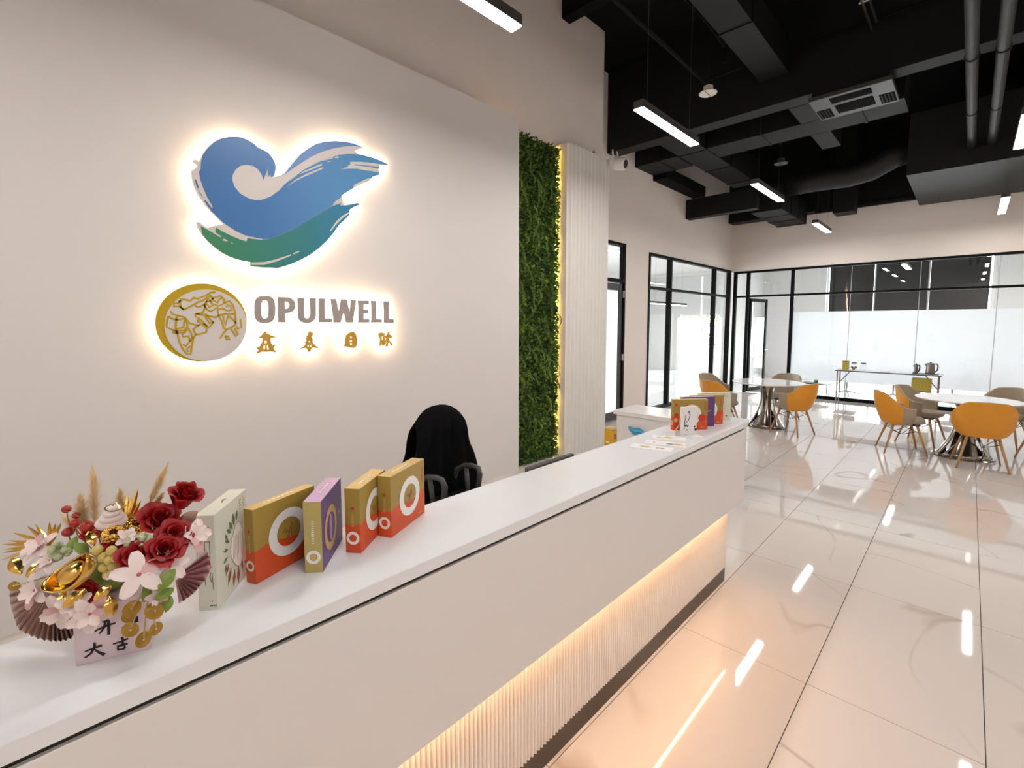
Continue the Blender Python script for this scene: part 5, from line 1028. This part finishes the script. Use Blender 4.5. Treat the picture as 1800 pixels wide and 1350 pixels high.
def zt(a):      # rim height by angle from the back
    a = abs(a); 
    if a < 0.55: return 0.815-0.02*a
    k = min(1, (a-0.55)/1.15); k = k*k*(3-2*k); return 0.804-0.19*k
def shell_pt(phi, v, off):
    zb = 0.385; z = zb+(zt(phi)-zb)*v
    f = 0.70+0.30*min(1, v*1.9)**0.55
    rx, ry = (0.265+off)*f, (0.255+off)*f
    lean = 0.05*v*max(0, math.cos(phi))
    return (rx*math.sin(phi)*(1+0.06*v), -ry*math.cos(phi)-lean, z)
PH = 1.95
def make_chair():
    t = bpy.data.objects.new('shell_chair', None); C.objects.link(t)
    th = 0.028
    mb = MB(); nu, nv = 36, 10
    mb.grid(lambda u, v: shell_pt((u-0.5)*2*PH, v, 0), nu, nv)
    mb.grid(lambda u, v: shell_pt((0.5-u)*2*PH, v, -th), nu, nv)
    def rimf(u, v): 
        p, q = shell_pt((u-0.5)*2*PH, 1, 0), shell_pt((u-0.5)*2*PH, 1, -th); return tuple(p[i]*(1-v)+q[i]*v+(0.008*math.sin(PI*v) if i == 2 else 0) for i in range(3))
    mb.grid(rimf, nu, 3)
    for s_ in (-1, 1):
        def ef(u, v, s_=s_):
            p, q = shell_pt(s_*PH, v, 0), shell_pt(s_*PH, v, -th); return tuple(p[i]*(1-u)+q[i]*u for i in range(3))
        mb.grid(ef, 2, nv)
    mb.build('inner_shell', 'taupe', t, smooth=True)
    mb = MB(); PO = 1.42
    mb.grid(lambda u, v: shell_pt((u-0.5)*2*PO, v*1.002, 0.007), 30, 10)
    mb.add([(0,-0.0,0.384)]+[shell_pt((k/24-0.5)*2*PO, 0, 0.007) for k in range(25)], [(0, k+1, k+2) for k in range(24)])
    mb.build('outer_back', 'yellow', t, smooth=True)
    mb = MB()
    def sf(prof):
        vs = []; n = 28
        for s_, z in prof:
            for k in range(n):
                a = 2*PI*k/n; c, s2 = math.cos(a), math.sin(a); e = 0.55
                vs.append((0.188*s_*math.copysign(abs(c)**e, c), 0.065+0.175*s_*math.copysign(abs(s2)**e, s2), z))
        fs = [(i*n+k, i*n+(k+1) % n, (i+1)*n+(k+1) % n, (i+1)*n+k) for i in range(len(prof)-1) for k in range(n)]
        fs += [tuple(reversed(range(n))), tuple((len(prof)-1)*n+k for k in range(n))]
        return mb.add(vs, fs)
    sf([(0.9, 0.405), (1.0, 0.42), (1.02, 0.44), (1.0, 0.465), (0.9, 0.478)]); mb.build('seat', 'taupe', t, smooth=True)
    mb = MB().box(-0.12, 0.12, -0.11, 0.18, 0.372, 0.404); mb.build('seat_base', 'black_plastic', t, bevel=0.01)
    for sx in (-1, 1):
        for sy in (-1, 1):
            lg = MB().tube([(sx*0.13, 0.02+sy*0.12, 0.40), (sx*0.225, 0.02+sy*0.225, 0.0)], [0.0165, 0.0095], 10).build('leg', 'wood', t, smooth=True)
            MB().tube([(sx*0.15, 0.02+sy*0.14, 0.315), (sx*0.02, 0.02+sy*0.01, 0.24)], 0.0035, 6).build('brace', 'black_frame', lg)
            MB().tube([(sx*0.155, 0.02+sy*0.15, 0.29), (sx*0.155, 0.02-sy*0.02, 0.372)], 0.0035, 6).build('brace', 'black_frame', lg)
    return t
proto = make_chair()
def face(frm, to): return math.atan2(to[1]-frm[1], to[0]-frm[0]) - PI/2
T1, T2 = (-2.38, 8.62), (0.03, 8.40)
chairs = [((-1.90, 8.30), R(73), 'mustard chair on the right of the left table, back to the right', 'chairs around the left table'),
          ((-2.36, 9.42), R(172), 'chair behind the left table showing its taupe inside', 'chairs around the left table'),
          ((-2.86, 7.86), R(-30), 'mustard chair behind the far cartons, back toward the counter', 'chairs around the left table'),
          ((-3.22, 8.62), R(-105), 'chair at the left of the left table, taupe inside turned right', 'chairs around the left table'),
          ((-0.60, 8.13), R(-72), 'mustard chair on the left side of the right table', 'chairs around the right table'),
          ((-0.44, 8.92), R(-105), 'taupe lined chair half hidden behind the right table', 'chairs around the right table'),
          ((0.17, 7.87), R(8), 'mustard chair with its back to the viewer at the right table', 'chairs around the right table'),
          ((0.42, 9.42), R(160), 'taupe backed chair on the far side of the right table', 'chairs around the right table'),
          ((0.80, 8.62), R(105), 'chair cut by the right picture edge at the right table', 'chairs around the right table')]
for k, (p, a, lb, gp) in enumerate(chairs):
    o = proto if k == 0 else copy_tree(proto)
    o.location = (p[0], p[1], 0); o.rotation_euler = (0, 0, a); tag(o, lb, 'chair', gp)

# ================================================================ FOLDING TABLE WITH KETTLES
bt = thing('folding_table', 'narrow folding table with thin top standing before the frosted glass', 'table', (-1.17, 12.12, 0))
MB().box(-0.84, 0.84, -0.19, 0.19, 0.735, 0.752).build('table_top', 'white_lam', bt, bevel=0.002)
MB().box(-0.845, 0.845, -0.195, -0.19, 0.728, 0.75).box(-0.845, 0.845, 0.19, 0.195, 0.728, 0.75).build('edge_trim', 'grey_plastic', bt)
for sx in (-1, 1):
    for sy in (-1, 1):
        MB().tube([(sx*0.80, sy*0.15, 0.735), (sx*0.80, sy*0.15, 0.0)], 0.012, 8).build('leg', 'dark_steel', bt)
    MB().tube([(sx*0.80, 0, 0.45), (sx*0.60, 0, 0.72)], 0.009, 8).tube([(sx*0.80, -0.15, 0.45), (sx*0.80, 0.15, 0.45)], 0.009, 8).build('brace', 'dark_steel', bt)
def on_table(x): return (-1.17+x, 12.10, 0.752)
t = thing('tea_tin', 'small patterned tea tin standing at the left end of folding table', 'tin', on_table(-0.68))
MB().box(-0.055, 0.055, -0.05, 0.05, 0, 0.17).build('body', 'tin', t, bevel=0.006); MB().box(-0.056, 0.056, -0.051, 0.051, 0.171, 0.185).build('lid', 'print_brown', t, bevel=0.004)
def jar(label, x, fill):
    t = thing('glass_jar', label, 'jar', on_table(x), group='glass jars on the folding table')
    MB().lathe([(0.03,0.0),(0.055,0.01),(0.068,0.05),(0.066,0.09),(0.045,0.125),(0.042,0.14)], 20).build('jar_glass', 'glass', t, smooth=True)
    MB().lathe([(0.046,0.14),(0.046,0.16)], 20).build('lid', 'black_plastic', t)
    if fill: MB().sphere((0.0,0,0.035), 0.03, 8, 6).sphere((-0.03,0.005,0.055), 0.024, 8, 6).sphere((0.032,0,0.058), 0.024, 8, 6).build('contents', 'print_brown', t)
jar('glass jar with brown contents beside the tea tin', -0.54, True)
jar('empty round glass jar on the folding table', -0.38, False)
def kettle(name, label, x, h, r, z=0.018):
    t = thing(name, label, 'kettle', (on_table(x)[0], 12.10, 0.752+z))
    MB().lathe([(r,0.0),(r*1.02,h*0.1),(r*0.88,h*0.9),(r*0.8,h*0.96),(0.012,h)], 24).build('body', 'dark_steel', t, smooth=True)
    MB().tube([(r*0.85,0,h*0.9),(r*1.35,0,h*0.92),(r*1.6,0,h*0.75),(r*1.5,0,h*0.35),(r*0.98,0,h*0.15)], 0.011, 8).build('handle', 'black_plastic', t, smooth=True)
    MB().lathe([(0.012,h),(0.014,h+0.012),(0.006,h+0.02)], 12).build('lid_knob', 'black_plastic', t)
    MB().tube([(-r*0.85,0,h*0.72),(-r*1.15,0,h*0.90)], [0.016,0.010], 8).build('spout', 'dark_steel', t)
tr = thing('kettle_tray', 'dark tray under the two kettles', 'tray', on_table(0.60))
MB().box(-0.19, 0.19, -0.11, 0.11, 0.0, 0.008).box(-0.19, -0.185, -0.11, 0.11, 0.008, 0.016).box(0.185, 0.19, -0.11, 0.11, 0.008, 0.016).build('tray_plate', 'grey_plastic', tr)
kettle('electric_kettle', 'large steel kettle with black handle on the dark tray', 0.665, 0.21, 0.068, 0.009)
kettle('water_jug', 'slim steel jug left of the large kettle', 0.455, 0.17, 0.034, 0.009)
t = thing('patterned_bin', 'patterned yellow and green box on a low stand under the folding table', 'box', (-0.62, 12.18, 0.0))
MB().box(-0.15, 0.15, -0.10, 0.10, 0.40, 0.66).build('body', 'tin', t, bevel=0.02)
MB().box(-0.16, 0.16, -0.11, 0.11, 0.385, 0.40).build('shelf', 'steel', t)
for sx in (-1, 1):
    for sy in (-1, 1): MB().tube([(sx*0.14, sy*0.09, 0.385), (sx*0.14, sy*0.09, 0.0)], 0.008, 6).build('leg', 'steel', t)
# meeting room furniture seen below the film
mt_ = thing('meeting_table', 'long white meeting table behind the frosted glass', 'table', (-0.9, 14.9, 0))
MB().box(-1.7, 1.7, -0.55, 0.55, 0.72, 0.75).build('table_top', 'white_lam', mt_, bevel=0.003)
for sx in (-1, 1): MB().box(sx*1.3-0.03, sx*1.3+0.03, -0.4, 0.4, 0.0, 0.72).build('leg', 'white_lam', mt_)
def task_chair():
    t = bpy.data.objects.new('task_chair', None); C.objects.link(t)
    MB().box(-0.22, 0.22, -0.22, 0.22, 0.42, 0.47).build('seat', 'grey_plastic', t, bevel=0.02)
    MB().grid(lambda u, v: ((u-0.5)*0.42, -0.20-0.04*v+0.06*(u-0.5)**2*4, 0.50+0.42*v), 6, 6).build('backrest', 'grey_plastic', t, smooth=True, solid=0.02)
    MB().tube([(0,0,0.08), (0,0,0.42)], 0.022, 8).build('gas_lift', 'chrome', t)
    for k in range(5):
        a = 2*PI*k/5; MB().tube([(0,0,0.09), (0.28*math.cos(a), 0.28*math.sin(a), 0.03)], [0.022, 0.014], 6).build('base_arm', 'chrome', t)
    return t
tc0 = task_chair()
for k, (x, lb) in enumerate([(-2.1, 'grey task chair behind the glass, leftmost of three'), (-1.2, 'grey task chair behind the glass, middle of three'), (-0.2, 'grey task chair behind the glass, rightmost of three')]):
    o = tc0 if k == 0 else copy_tree(tc0)
    o.location = (x, 14.0, 0); o.rotation_euler = (0, 0, 0.2*k); tag(o, lb, 'chair', 'task chairs in the meeting room')
st = thing('low_table', 'low dark table with a green cup behind the glass', 'table', (-2.62, 13.35, 0))
MB().box(-0.28, 0.28, -0.2, 0.2, 0.27, 0.29).build('table_top', 'grey_plastic', st, bevel=0.003)
for sx in (-1, 1): MB().tube([(sx*0.25, -0.15, 0.27), (sx*0.25, -0.15, 0.0)], 0.01, 6).tube([(sx*0.25, 0.15, 0.27), (sx*0.25, 0.15, 0.0)], 0.01, 6).build('leg', 'grey_plastic', st)
o = MB().lathe([(0.03,0.0),(0.045,0.005),(0.05,0.10),(0.046,0.10),(0.04,0.01)], 16).build('green_cup', 'green_cup', smooth=True); o.location = (-2.62, 13.35, 0.29)
tag(o, 'green cup standing on the low dark table', 'cup')

# ================================================================ CEILING SERVICES
def lin_light(label, x, y0, y1, z=3.6, tops=None, group='linear pendant lights'):
    t = thing('linear_pendant', label, 'pendant light', (x, (y0+y1)/2, z), group=group); h = (y1-y0)/2
    mb = MB(); w = 0.048
    mb.box(-w, w, -h, h, 0.004, 0.07); mb.build('housing', 'lamp_housing', t)
    MB().box(-w+0.003, w-0.003, -h+0.004, h-0.004, -0.003, 0.0035).build('diffuser', 'lamp', t)
    tops = tops or (ZC, ZC)
    for s_, tp in zip((-1, 1), tops): MB().tube([(0, s_*h*0.75, 0.07), (0, s_*h*0.75, tp-z)], 0.0018, 5).build('cable', 'lamp_housing', t)
lin_light('linear pendant light above the sign panel, cut by the top edge', -2.215, 1.13, 2.335)
lin_light('long linear pendant light right of the security camera', -2.215, 3.89, 5.08)
lin_light('linear pendant light below the crossing ducts, third in the row', -2.215, 7.01, 8.27, tops=(ZC, 4.5))
lin_light('smallest linear pendant light nearest the end wall corner', -2.215, 10.48, 11.69, tops=(4.2, ZC))
lin_light('linear pendant light cut by the right picture edge', 0.27, 6.44, 7.62)
lin_light('short looking pendant light under the grey duct box at right', 0.27, 10.35, 11.80, tops=(3.95, 3.95))
for x, y in ((-2.215, -2.0), (0.27, 3.2), (0.27, 0.0), (0.27, -3.2), (2.75, 9.8), (2.75, 6.5), (2.75, 3.2), (2.75, 0.0), (2.75, -3.2)):  # unseen pendants continuing the hall rows, added to light the hall
    lin_light('unseen linear pendant light added to light the hall', x, y, y+1.2, tops=(3.95, 3.95) if y > 9 else None, group='unseen hall pendant lights added for lighting')
lin_light('linear light in the side office behind the glass', -6.5, 12.3, 14.6, 2.30, (3.6, 3.6))
for x, y in ((-7.6, 8.0),):  # extra lamp added to brighten the side office
    lin_light('linear light added to brighten the side office', x, y, y+1.6, 3.0, (3.6, 3.6), 'added side office lights')
for x in (-1.2, 2.4):  # lamps added out of sight to brighten the room behind the film
    lin_light('out of sight linear light added to brighten the meeting room', x, 14.3, 15.7, 3.1, (3.6, 3.6), 'added meeting room lights')

def dct(name, m, x0, x1, y0, y1, z0, z1, label, cat='duct', seams=(), axis=1):
    o = bx(name, m, x0, x1, y0, y1, z0, z1, bevel=0.004) if not seams else None
    if o is None:
        t = thing(name, label, cat, ((x0+x1)/2, (y0+y1)/2, z0))
        bx('duct_body', m, x0, x1, y0, y1, z0, z1, t)
        for s_ in seams:
            e = 0.012
            if axis == 1: bx('flange', m, x0-e, x1+e, s_-0.015, s_+0.015, z0-e, z1+e, t)
            else: bx('flange', m, s_-0.015, s_+0.015, y0-e, y1+e, z0-e, z1+e, t)
        return t
    return tag(o, label, cat)
dct('ceiling_beam', 'black_duct', XL, XR, 6.84, 7.10, 4.50, ZC, 'deep black ceiling beam crossing the hall above the pendant lights', 'beam')
dct('ceiling_beam', 'black_duct', XL, XR, 12.30, YB, 4.20, ZC, 'black ceiling beam along the end wall', 'beam')
dct('air_duct', 'black_duct', -2.12, -1.79, -2.0, 6.77, 4.80, 5.15, 'broad dark duct running toward the deep beam at top', 'duct', (0.6, 1.8, 3.0, 4.2, 5.4))
dct('air_duct', 'black_duct', -3.66, -3.20, 7.105, 10.35, 4.50, 4.95, 'dark duct running lengthwise beside the pendant row', 'duct', (7.8, 8.9, 10.0))
dct('air_duct', 'black_duct', -3.32, -2.76, 10.36, 12.29, 3.94, 4.40, 'low duct end section nearest the end wall', 'duct', (11.0, 11.6, 12.2))
dct('air_duct', 'black_duct', XL, -3.682, 7.74, 8.40, 4.49, 4.93, 'dark duct branch reaching the side wall', 'duct', (-4.0,), 0)
dct('air_duct', 'black_duct', -3.182, -0.75, 7.76, 8.30, 4.50, 4.90, 'cross duct behind the ceiling air outlet', 'duct', (-2.4, -1.2), 0)
dct('air_duct', 'black_duct', -1.87, -1.62, 8.31, 9.10, 4.50, 4.90, 'short duct stub behind the cross duct', 'duct')
dct('air_duct', 'black_duct', -1.87, -1.62, 7.11, 7.75, 4.50, 4.90, 'short duct stub between the deep beam and cross duct', 'duct')
dct('cable_tray', 'black_ceiling', XL, -4.18, 8.41, 10.2, 4.40, 4.60, 'black tray along the top of the side wall', 'tray')
dct('air_duct', 'black_duct', XL, -3.07, 9.86, 10.06, 3.92, 4.31, 'black duct box sticking out of the side wall', 'duct')
dct('air_duct', 'black_duct', -2.14, -1.79, 11.56, 11.98, 3.95, ZC, 'small black duct outlet box before the end wall', 'duct')
dct('air_duct', 'duct_box', -0.83, 3.6, 9.44, 11.95, 3.95, 4.85, 'big dark grey duct box at the right of the ceiling', 'duct', )
dct('beam_rail', 'black_duct', -2.6, 3.0, 12.26, 12.295, 4.14, 4.22, 'thin dark rail under the end wall beam', 'rail')
# round flexible duct joining the box
o = MB().tube([(-2.745, 10.62, 4.42), (-2.2, 10.62, 4.42), (-1.75, 10.62, 4.40), (-1.45, 10.62, 4.44), (-1.1, 10.55, 4.58), (-0.845, 10.50, 4.62)], 0.20, 16).build('flexible_duct', 'gray_pipe', smooth=True)
tag(o, 'bent dark flexible duct entering the grey duct box', 'duct')
for x, lb, z_ in ((-0.135, 'left one of two grey ceiling pipes at the right', 4.20), (0.07, 'right one of two grey ceiling pipes at the right', 4.20)):
    t = thing('ceiling_pipe', lb, 'pipe', (x, 4.0, z_), group='grey ceiling pipes')
    MB().tube([(0,-6,0), (0,5.43,0)], 0.048, 14).build('pipe_run', 'gray_pipe', t, smooth=True)
    for y in (-2.0, 1.1, 2.3, 3.9):
        MB().tube([(0,y,0), (0,y+0.03,0)], 0.055, 14).build('clamp', 'black_duct', t)
        MB().tube([(0,y+0.015,0.05), (0,y+0.015,ZC-z_)], 0.005, 6).build('hanger', 'black_duct', t)
o = MB().tube([(-2.56, -3, 4.72), (-2.56, 6.1, 4.72)], 0.022, 8).build('sprinkler_pipe', 'black_ceiling'); tag(o, 'thin black pipe leading to the round ceiling speaker', 'pipe')
o = MB().tube([(-2.26, 4.86, 5.0), (-2.26, 4.86, 5.745)], 0.012, 6).build('conduit', 'black_ceiling'); tag(o, 'short vertical black conduit above the long pendant light', 'pipe')
o = MB().tube([(-2.26, 4.86, 4.98), (-2.20, 5.3, 4.9), (-2.18, 5.7, 4.82), (-2.18, 5.7, 4.66)], 0.013, 6).build('conduit', 'black_ceiling'); tag(o, 'bent black conduit beside the broad dark duct', 'pipe')
o = MB().tube([(-2.53, 6.08, 4.72), (-2.14, 6.15, 4.76)], 0.013, 6).build('conduit', 'black_ceiling'); tag(o, 'short black conduit right of the round ceiling speaker', 'pipe')
sp_ = thing('ceiling_speaker', 'round white ceiling speaker hanging among black pipes', 'speaker', (-2.45, 5.95, 4.49))
MB().lathe([(0.10,0.0),(0.105,0.006),(0.10,0.014),(0.06,0.02),(0.055,0.085),(0.045,0.09)], 24).build('disc', 'disc_white', sp_, smooth=False)
MB().tube([(0,0,0.09), (0,0,ZC-4.49)], 0.006, 6).build('rod', 'black_duct', sp_)
MB().tube([(0,-0.08,-0.002), (0,0.08,-0.002)], 0.004, 6).build('crossbar', 'grey_plastic', sp_)
sp2 = copy_tree(sp_); sp2.location = (-2.45, 9.05, 4.40)
for c_ in sp2.children:
    if c_.name.startswith('disc'): c_.data = c_.data.copy(); c_.data.materials[0] = M['ac_panel']  # second disc takes the dark grey panel colour
if 1: tag(sp2, 'round dark grey ceiling speaker above the third pendant light', 'speaker')
# cassette air outlet
ac = thing('air_outlet', 'grey ceiling air conditioner outlet with black louvres', 'air conditioner', (-1.17, 7.14, 4.38))
MB().box(-0.40, 0.40, -0.36, 0.36, 0.0, 0.05).build('panel', 'ac_panel', ac, bevel=0.006)
MB().box(-0.37, 0.37, -0.33, 0.33, 0.05, 0.115).build('casing', 'black_duct', ac)
MB().box(-0.19, 0.19, -0.04, 0.24, -0.002, 0.004).build('grille_bed', 'grille', ac)
for k in range(16): MB().box(-0.185+k*0.0235, -0.185+k*0.0235+0.010, -0.035, 0.235, -0.008, -0.0021).build('louvre', 'black_ceiling', ac)
MB().box(-0.385, -0.24, 0.0, 0.30, -0.002, 0.004).box(0.24, 0.385, 0.0, 0.30, -0.002, 0.004).box(-0.2, 0.2, -0.30, -0.12, -0.002, 0.004).build('slot_bed', 'grille', ac)
for k in range(4):
    for s_ in (-1, 1): MB().box(s_*0.3125-0.055+k*0.032, s_*0.3125-0.055+k*0.032+0.008, 0.01, 0.29, -0.007, -0.0021).build('louvre', 'black_duct', ac)
# ceiling joists and conduits seen in the dark
for k, y in enumerate((1.5, 3.2, 4.9)):
    dct('ceiling_joist', 'black_ceiling', XWALL, XR, y, y+0.16, 5.5, ZC, ['black ceiling joist nearest the viewer', 'second black ceiling joist', 'third black ceiling joist before the deep beam'][k], 'beam')
o = MB().tube([(-0.99, 2, 5.0), (-0.99, 7.0, 5.0)], 0.012, 6).tube([(-0.93, 2, 5.0), (-0.93, 6.7, 5.0)], 0.012, 6).tube([(-1.02,6.2,5.0),(-0.90,6.2,5.0)], 0.01, 6).build('cable_conduit', 'steel'); tag(o, 'pair of thin metal conduits high in the dark ceiling', 'pipe')
o = MB().tube([(-1.7, 6.75, 5.05), (3.0, 6.75, 5.05)], 0.015, 6).build('cable_conduit', 'black_ceiling'); tag(o, 'black conduit crossing before the deep beam', 'pipe')
